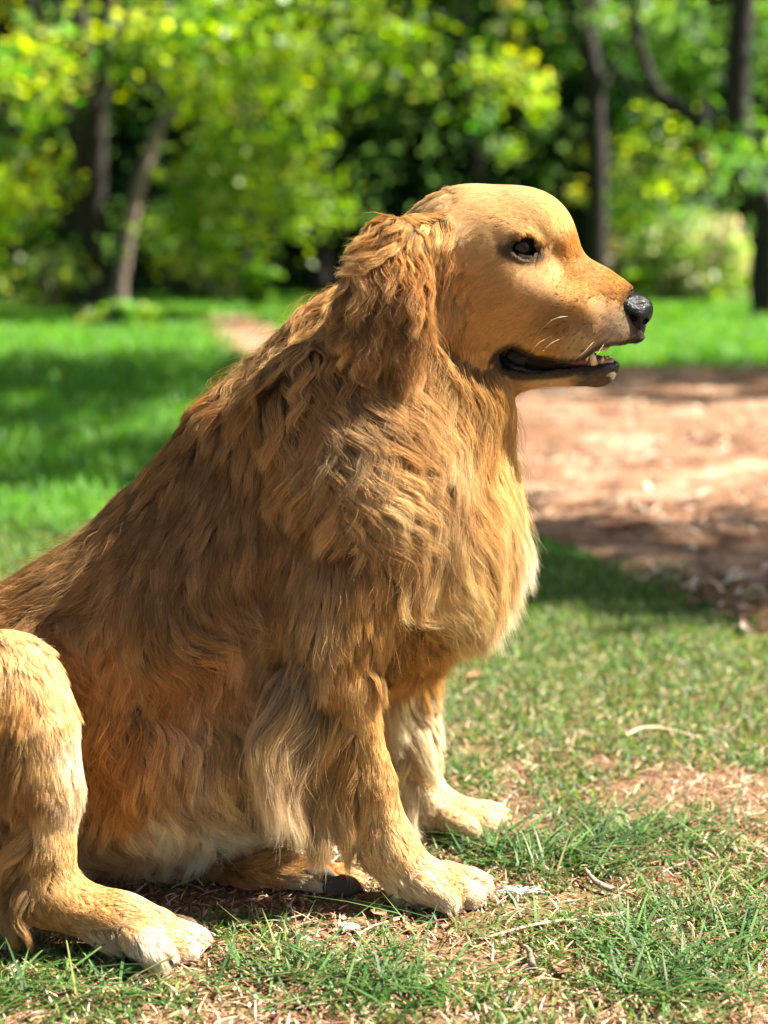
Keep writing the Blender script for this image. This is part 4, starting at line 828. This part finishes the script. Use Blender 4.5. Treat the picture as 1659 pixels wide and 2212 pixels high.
    Rad = rad*(0.75+0.5*rng.random(N))[:, None]*prof[None]*np.where(TN[ti][:, 1] < 0.35, 1, 1.5)[:, None]
    return curves_obj(name, out, Rad, C, HM, parent)
isg = lambda *gs: np.isin(TG, gs).astype(float)
short = (hair_len < 0.013); mid = (hair_len >= 0.013) & (hair_len < 0.03)
Hh = isg(0)
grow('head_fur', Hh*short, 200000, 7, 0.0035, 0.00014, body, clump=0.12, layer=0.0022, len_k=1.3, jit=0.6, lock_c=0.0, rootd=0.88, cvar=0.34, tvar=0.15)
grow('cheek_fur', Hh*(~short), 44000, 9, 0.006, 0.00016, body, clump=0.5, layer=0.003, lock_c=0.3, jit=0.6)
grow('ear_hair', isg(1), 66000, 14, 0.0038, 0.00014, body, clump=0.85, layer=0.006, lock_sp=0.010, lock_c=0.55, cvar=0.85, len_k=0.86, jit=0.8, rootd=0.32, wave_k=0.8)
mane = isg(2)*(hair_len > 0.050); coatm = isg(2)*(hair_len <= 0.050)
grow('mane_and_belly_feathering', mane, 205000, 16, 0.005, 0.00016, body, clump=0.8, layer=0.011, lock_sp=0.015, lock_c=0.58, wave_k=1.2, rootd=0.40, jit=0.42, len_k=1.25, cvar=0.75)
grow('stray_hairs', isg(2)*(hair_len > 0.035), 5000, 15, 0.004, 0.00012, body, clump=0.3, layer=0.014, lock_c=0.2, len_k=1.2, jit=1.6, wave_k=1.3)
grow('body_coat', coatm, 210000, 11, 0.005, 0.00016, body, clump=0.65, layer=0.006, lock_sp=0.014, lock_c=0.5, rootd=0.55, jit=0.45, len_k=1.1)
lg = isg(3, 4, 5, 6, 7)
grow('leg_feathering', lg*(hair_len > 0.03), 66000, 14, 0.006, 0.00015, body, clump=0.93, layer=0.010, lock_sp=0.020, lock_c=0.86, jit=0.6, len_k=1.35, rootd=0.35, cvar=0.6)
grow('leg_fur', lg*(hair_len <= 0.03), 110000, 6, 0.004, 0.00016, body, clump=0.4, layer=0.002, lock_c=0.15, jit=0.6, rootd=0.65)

# ---- eyes, nose, mouth, pads, claws, collar, whiskers
def uv_sphere(c, r, nu=24, nv=16, sq=(1, 1, 1), axis=None):
    V = []; F = []
    for i in range(nv+1):
        th = math.pi*i/nv
        for j in range(nu):
            ph = 2*math.pi*j/nu; V.append((math.sin(th)*math.cos(ph)*sq[0], math.sin(th)*math.sin(ph)*sq[1], math.cos(th)*sq[2]))
    for i in range(nv):
        for j in range(nu): F.append((i*nu+j, (i+1)*nu+j, (i+1)*nu+(j+1) % nu, i*nu+(j+1) % nu))
    V = np.array(V)*r
    if axis is not None:
        q = Vector((0, 0, 1)).rotation_difference(Vector(axis)); M = np.array(q.to_matrix()); V = V@M.T
    return V+np.asarray(c), np.array(F)
def eye_mat():
    m, n, l, out = material('dark_brown_eye')
    b = n.new('ShaderNodeBsdfPrincipled'); b.inputs['Roughness'].default_value = 0.03; b.inputs['Specular IOR Level'].default_value = 0.30
    a = n.new('ShaderNodeAttribute'); a.attribute_name = 'col'; l.new(a.outputs['Color'], b.inputs['Base Color']); l.new(b.outputs[0], out.inputs[0]); return m
em = eye_mat(); black = mat_simple('black_lip_skin', (0.012, 0.011, 0.012), 0.45, 0.8, 120, 0.35, 0.05); nose_m = mat_simple('damp_black_nose', (0.003, 0.0035, 0.005), 0.26, 0.8, 150, 0.2, 0.0)
tooth_m = mat_simple('tooth_enamel', (0.62, 0.50, 0.30), 0.25, 0, 60, 0.5, 0.5, 0.2); gum_m = mat_simple('pink_gum', (0.42, 0.14, 0.12), 0.3, 0.1, 60, 0.5, 0.5, 0.3); pad_m = mat_simple('grey_black_pad', (0.075, 0.062, 0.055), 0.85, 0.6, 60, 0.12, 0, 0.3); claw_m = mat_simple('dark_claw', (0.05, 0.035, 0.03), 0.3, 0, 60)
dull = mat_simple('dark_mouth_lining', (0.012, 0.006, 0.006), 0.6, 0.6, 60, 0.25, 0.0, 0.8)
for e in EYES:
    V, F = uv_sphere(e, EYE_R, 56, 40); gz = np.array([0.50, math.copysign(0.86, e[1]-YH), 0.02]); gz /= np.linalg.norm(gz); cs_ = ((V-e)/EYE_R)@gz; an_ = np.arccos(np.clip(cs_, -1, 1))
    ring_ = np.clip((an_-0.28)/0.06, 0, 1)*np.clip((0.72-an_)/0.08, 0, 1); ec = np.array([0.004, 0.003, 0.003])+ring_[:, None]*np.array([0.022, 0.009, 0.004])*(0.7+0.6*vnoise(V, 900, 3)[:, None])
    V = V+gz*(0.0012*np.clip(1-(an_/0.75)**2, 0, 1))[:, None]; mesh_obj('eye', V, F, em, dog, colors=ec)
# nose from its own little field
def local_field(lo, hi, h, prims):
    lo = np.array(lo); hi = np.array(hi); ns = ((hi-lo)/h).astype(int)+1; axx = [np.arange(ns[i], dtype=np.float32)*h+lo[i] for i in range(3)]
    Fd = np.full(ns, 0.05, np.float32)
    for f, l_, h_, k, sub in prims: apply(Fd, f, l_, h_, k, sub, lo, axx, h)
    return surface_nets(Fd, lo, h)
s0 = scale_at(675, YH); npr = []
npr.append((*f_ell(W(1352, 670, YH), 57*s0, 54*s0, 39*s0, R(-14)), 0.004, False))
npr.append((*f_ell(W(1372, 662, YH), 36*s0, 42*s0, 26*s0, R(-8)), 0.006, False))
for sg in (-1, 1):
    npr.append((*f_ell(W(1358, 683, YH)+np.array([0, sg*0.0125, 0]), 38*s0, 27*s0, 29*s0, R(-20)), 0.004, False))
npr.append((*f_cone(W(1376, 690, YH), W(1372, 730, YH), 15*s0, 13*s0, 1.0), 0.006, False))
for sg in (-1, 1):
    npr.append((*f_cone(W(1378, 688, YH)+np.array([0.004, sg*0.0105, 0]), W(1340, 682, YH)+np.array([0, sg*0.030, 0]), 0.0036, 0.0022, 1.0), 0.003, True))
    npr.append((*f_ell(W(1376, 690, YH)+np.array([0.002, sg*0.0135, -0.0005]), 0.0052, 0.007, 0.0048, 0), 0.002, True))
npr.append((*f_cone(W(1408, 670, YH)+np.array([0.0012, 0, 0]), W(1386, 730, YH)+np.array([0.003, 0, 0]), 0.0012, 0.0012, 1.0), 0.002, True))
NV, NF = local_field(NOSE_C-0.04, NOSE_C+0.04, 0.0011, npr); mesh_obj('nose', NV, NF, nose_m, dog)
def tubeobj(name, pts, rad, mat, parent, seg=12, m=6):
    pr = smooth_path(np.hstack([np.array(pts), np.array(rad)[:, None]]), m); V, F = tube(pr[:, :3], np.maximum(pr[:, 3], 1e-4), seg); return mesh_obj(name, V, F, mat, parent)
def surf(px, py, Y0=None):
    """point of the body surface seen at a photo position"""
    o = np.array([0, 0, CAM_H]); d = W(px, py, 1.0)-o; d /= np.linalg.norm(d); t = np.arange(1.1, 1.8, 0.001); P = o+d*t[:, None]; s_ = samp(P); k_ = np.where(s_ < 0)[0]
    return P[k_[0]] if len(k_) else P[np.argmin(s_)]
def mirror(P): Q = np.array(P); Q[:, 1] = 2*YH-Q[:, 1]; return Q
# lower lip: from the mouth corner forward and round the chin
lp = [surf(1095, 752), surf(1088, 775), surf(1115, 797), surf(1160, 805), surf(1220, 806), surf(1270, 803)]
lp = [q+np.array([0, 0.002, 0]) for q in lp]+[W(1302, 797, YH-0.013), W(1320, 794, YH-0.006), W(1325, 793, YH)]
rr = [0.003, 0.0045, 0.0040, 0.0030, 0.0026, 0.0034, 0.0052, 0.0060, 0.0060]
full = np.vstack([np.array(lp), mirror(lp[:-1])[::-1]]); ll = tubeobj('lower_lip', full, rr+rr[:-1][::-1], black, dog, 14)
vv_ = np.array([v.co[:] for v in ll.data.vertices]); vv_ += (np.stack([vnoise(vv_, 220, k_) for k_ in (1, 2, 3)], 1)-0.5)*np.array([0.001, 0.0022, 0.0030]); ll.data.vertices.foreach_set('co', vv_.astype(np.float32).ravel())
up = [surf(1092, 748), surf(1120, 754), surf(1165, 766), surf(1215, 770), surf(1255, 762)]; up = [q+np.array([0, 0.0025, 0.001]) for q in up]
for nm, P in (('upper_lip', np.array(up)), ('upper_lip', mirror(up))): tubeobj(nm, P, [0.003, 0.0035, 0.0025, 0.002, 0.0015], black, dog)
for Pc in (surf(1108, 774), mirror(surf(1108, 774)[None])[0]):
    V, F = uv_sphere(Pc+np.array([0.002, 0.004*np.sign(Pc[1]-YH)*-1, 0]), 1.0, 24, 14, (0.0175, 0.0045, 0.0125)); nz_ = vnoise(V, 300, 5)[:, None]-0.5; V = V+nz_*0.0025; mesh_obj('lip_corner', V, F, black, dog)
# mouth lining filling the gap between the jaws, tongue, gum and teeth
V, F = uv_sphere(W(1195, 778, YH), 1.0, 24, 14, (0.046, 0.0135, 0.015)); mesh_obj('mouth_lining', V, F, dull, dog)
V, F = uv_sphere(W(1238, 778, YH), 1.0, 24, 14, (0.034, 0.0138, 0.0070)); mesh_obj('tongue', V, F, mat_simple('dark_pink_tongue', (0.16, 0.05, 0.045), 0.4, 0.2, 60, 0.4, 0.1, 0.4), dog)
V, F = uv_sphere(W(1300, 781, YH), 1.0, 24, 14, (0.0125, 0.0125, 0.0052)); gum = mesh_obj('gum', V, F, gum_m, dog)
V, F = uv_sphere(W(1278, 748, YH), 1.0, 24, 14, (0.018, 0.0125, 0.0050)); gum2 = mesh_obj('gum', V, F, gum_m, dog)
def tooth(base, tip, r): 
    pts = [base, base*0.6+tip*0.4, base*0.25+tip*0.75, tip]; V, F = tube(np.array(pts), [r, r*0.95, r*0.6, r*0.15], 10); mesh_obj('tooth', V, F, tooth_m, dog)
for sg in (-1, 1):
    tooth(W(1280, 786, YH)+np.array([0, sg*0.0120, 0]), W(1272, 752, YH)+np.array([0, sg*0.0135, 0]), 0.0036)
    tooth(W(1266, 757, YH)+np.array([0, sg*0.0150, 0]), W(1262, 778, YH)+np.array([0, sg*0.0150, 0]), 0.0026)
    for q_, (x_, dy_) in enumerate([(1297, 0.0105), (1307, 0.0072), (1313, 0.0026)]):
        tooth(W(x_, 782, YH)+np.array([0, sg*dy_, 0]), W(x_+2, 768, YH)+np.array([0, sg*dy_, 0]), 0.0022)
    for q_, (x_, dy_) in enumerate([(1296, 0.0105), (1304, 0.007), (1308, 0.0025)]):
        tooth(W(x_, 746, YH)+np.array([0, sg*dy_, 0]), W(x_, 757, YH)+np.array([0, sg*dy_, 0]), 0.0020)
# pads of the upturned far hind foot
for pc_, sz_, tl_ in ((PAD1+(0, 0.0010, 0), (0.0165, 0.0075, 0.0100), -8), (PAD2+(0, 0.0010, 0), (0.0185, 0.008, 0.0125), 6), ):
    V, F = uv_sphere((0, 0, 0), 1.0, 28, 18, sz_); a_ = R(tl_); V = V*(1+0.10*(vnoise(V, 130, 8)[:, None]-0.5)); V = V@np.array([[math.cos(a_), 0, -math.sin(a_)], [0, 1, 0], [math.sin(a_), 0, math.cos(a_)]]).T+pc_; V[:, 2] = np.maximum(V[:, 2], 0.001)
    mesh_obj('paw_pad', V, F, pad_m, dog)
def claw(p, d, L=0.012, r=0.0024):
    d = np.array(d, float); d /= np.linalg.norm(d); p = np.asarray(p)
    pts = [p-d*0.004, p+d*L*0.4, p+d*L*0.75+np.array([0, 0, -L*0.12]), p+d*L+np.array([0, 0, -L*0.4])]; V, F = tube(np.array(pts), [r, r*0.9, r*0.6, r*0.15], 8); mesh_obj('claw', V, F, claw_m, dog)
for p1, p2 in TOES:
    a_, b_ = W(*p1[:3]), W(*p2[:3]); d_ = (b_-a_)/np.linalg.norm(b_-a_); r_ = p2[3]*scale_at(p2[1], p2[2]); claw(b_+d_*r_*0.85+np.array([0, 0, -0.1*r_]), d_+np.array([0, 0, -0.35]), 0.010, 0.0026)
# whiskers
wp = []; wr = []
for (x0, y0, x1, y1, x2, y2) in [(1230, 683, 1195, 690, 1160, 722), (1200, 722, 1165, 740, 1148, 762), (1232, 684, 1212, 684, 1190, 692), (1226, 725, 1190, 742, 1172, 760), (1290, 730, 1262, 760, 1240, 778), (1310, 735, 1290, 765, 1270, 790), (1060, 468, 1010, 455, 975, 460), (1150, 470, 1120, 455, 1090, 455)]:
    a_ = surf(x0, y0); q = a_+np.array([0, -0.010, 0]); b_ = W(x1, y1, q[1]-0.004); c_ = W(x2, y2, q[1]-0.006)
    for mm in (0, 1):
        P = smooth_path([a_, b_, c_], 5)
        if mm: P = mirror(P)
        wp.append(P); wr.append(np.linspace(0.00011, 0.00004, len(P)))
wp = np.array(wp); curves_obj('whiskers', wp, np.array(wr), np.broadcast_to(np.array([0.85, 0.78, 0.6]), wp.shape), HM, body)

# ---- collar half buried in the ruff, small litter on the ground
ring = []
for k_ in range(25):
    an = 2*math.pi*k_/24; c_ = W(800, 862, YH); u_ = np.array([0.62, 0, -0.36]); u_ /= np.linalg.norm(u_)
    q_ = c_+u_*math.cos(an)*0.078+np.array([0, 1, 0])*math.sin(an)*0.100; ring.append(q_)
def rod(name, pts, r0, r1, mat, label, cat, seg=7, wob=0.15):
    P = smooth_path([G(x, y)+np.array([0, 0, h]) for x, y, h in pts], 6); V, F = tube(P, np.linspace(r0, r1, len(P)), seg, True, wob); o = mesh_obj(name, V, F, mat); tag(o, label, cat); return o
pale_m = mat_simple('bleached_stalk', (0.62, 0.50, 0.34), 0.7, 0, 200, 0.2, 0, 0.25); grey_m = mat_simple('grey_twig', (0.26, 0.21, 0.17), 0.85, 0.4, 200, 0.2, 0, 0.4)
white_m = mat_simple('down', (0.80, 0.78, 0.74), 0.9, 0, 200, 0.1, 0, 0.1); brown_m = mat_simple('dead_leaf', (0.30, 0.15, 0.08), 0.8, 0.3, 100, 0.2, 0, 0.35)
rod('straw_stalk', [(1050, 2032, .003), (1150, 2012, .006), (1260, 1998, .007), (1350, 1982, .004)], 0.0012, 0.0022, pale_m, 'long pale dry stalk lying on the soil right of the front paw', 'straw stalk')
rod('straw_stalk', [(770, 2026, .003), (815, 2010, .006), (862, 1994, .004)], 0.0010, 0.0009, pale_m, 'short thin pale stalk on the soil below the front paw', 'straw stalk')
rod('straw_stalk', [(1350, 1600, .006), (1390, 1588, .01), (1450, 1590, .008), (1510, 1602, .005)], 0.0022, 0.0014, pale_m, 'blurred pale stalk lying in the grass in the middle distance at right', 'straw stalk')
rod('twig', [(1263, 1888, .006), (1268, 1908, .012), (1290, 1925, .008), (1325, 1934, .005)], 0.0018, 0.0030, grey_m, 'small curled grey twig in the grass at lower right', 'twig')
rod('twig', [(1130, 2050, .003), (1142, 2075, .010), (1150, 2098, .005)], 0.0016, 0.0032, grey_m, 'stubby dark grey twig end below the long pale stalk', 'twig')
def scrap(name, px, py, size, mat, label, cat, up=0.5, n_=7, seed=1):
    """a crumpled thin flake with thickness"""
    r_ = np.random.default_rng(seed); m_ = 9; u_, v_ = np.meshgrid(np.linspace(-1, 1, m_), np.linspace(-1, 1, m_)); w_ = np.sqrt(np.clip(1-u_**2, 0, 1))**0.8*0.6
    V0 = np.stack([u_*size, v_*w_*size, size*up*(0.35*np.abs(v_)*w_+0.25*(u_**2)+0.16*r_.random((m_, m_)))], 2).reshape(-1, 3); a_ = r_.random()*6.28
    M_ = np.array([[math.cos(a_), -math.sin(a_), 0], [math.sin(a_), math.cos(a_), 0], [0, 0, 1]]); V0 = V0@M_.T+G(px, py)+np.array([0, 0, 0.004]); V1 = V0-np.array([0, 0, 0.0005])
    i_, j_ = np.meshgrid(np.arange(m_-1), np.arange(m_-1), indexing='ij'); a0 = (i_*m_+j_).ravel(); F0 = np.stack([a0, a0+1, a0+m_+1, a0+m_], 1); F1 = F0[:, ::-1]+m_*m_
    o = mesh_obj(name, np.vstack([V0, V1]), np.vstack([F0, F1]), mat); tag(o, label, cat)
scrap('dry_leaf', 818, 1978, 0.012, brown_m, 'small curled brown leaf on the soil just below the front paw', 'leaf', seed=3)
scrap('dry_leaf', 1022, 1468, 0.016, brown_m, 'reddish brown leaf lying in the grass behind the chest', 'leaf', up=0.9, seed=4)
scrap('dry_leaf', 1215, 2010+95, 0.010, brown_m, 'dark crumpled leaf scrap near the bottom edge', 'leaf', seed=5)
scrap('dry_leaf', 893, 2014, 0.008, mat_simple('rust_leaf', (0.45, 0.17, 0.08), 0.8, 0, 100, 0.2, 0, 0.3), 'tiny rust coloured leaf chip between stalk and paw', 'leaf', seed=6)
scrap('bark_chip', 757, 2012, 0.010, white_m, 'whitish chip lying beside the short pale stalk', 'bark chip', seed=7)
# white down feather: a curved quill with barbs
fp = G(1112, 1948); parts = []; rr_ = np.random.default_rng(9)
parts.append(tube(smooth_path([fp+(0.002, -0.006, .003), fp+(0.004, 0.004, .008), fp+(0.012, 0.012, .010)], 5), np.linspace(0.0012, 0.0005, 11), 6))
for k_ in range(46):
    b_ = fp+np.array([0.003+0.009*rr_.random(), 0.002+0.008*rr_.random(), 0.006]); d_ = rr_.normal(size=3)*np.array([0.009, 0.006, 0.004]); d_[2] = abs(d_[2])
    parts.append(tube(smooth_path([b_, b_+d_*0.6+(0, 0, .002), b_+d_*1.1], 2), np.linspace(0.0006, 0.0002, 5), 4))
V, F = join(parts); o = mesh_obj('feather', V, F, white_m); tag(o, 'small fluffy white feather on the soil right of the near front paw', 'feather')
cm = mat_simple('dark_collar_webbing', (0.015, 0.014, 0.016), 0.7, 0.4, 200, 0.3, 0, 0.2); V, F = tube(np.array(ring), np.full(25, 0.007), 8, False); mesh_obj('collar', V, F, cm, dog)
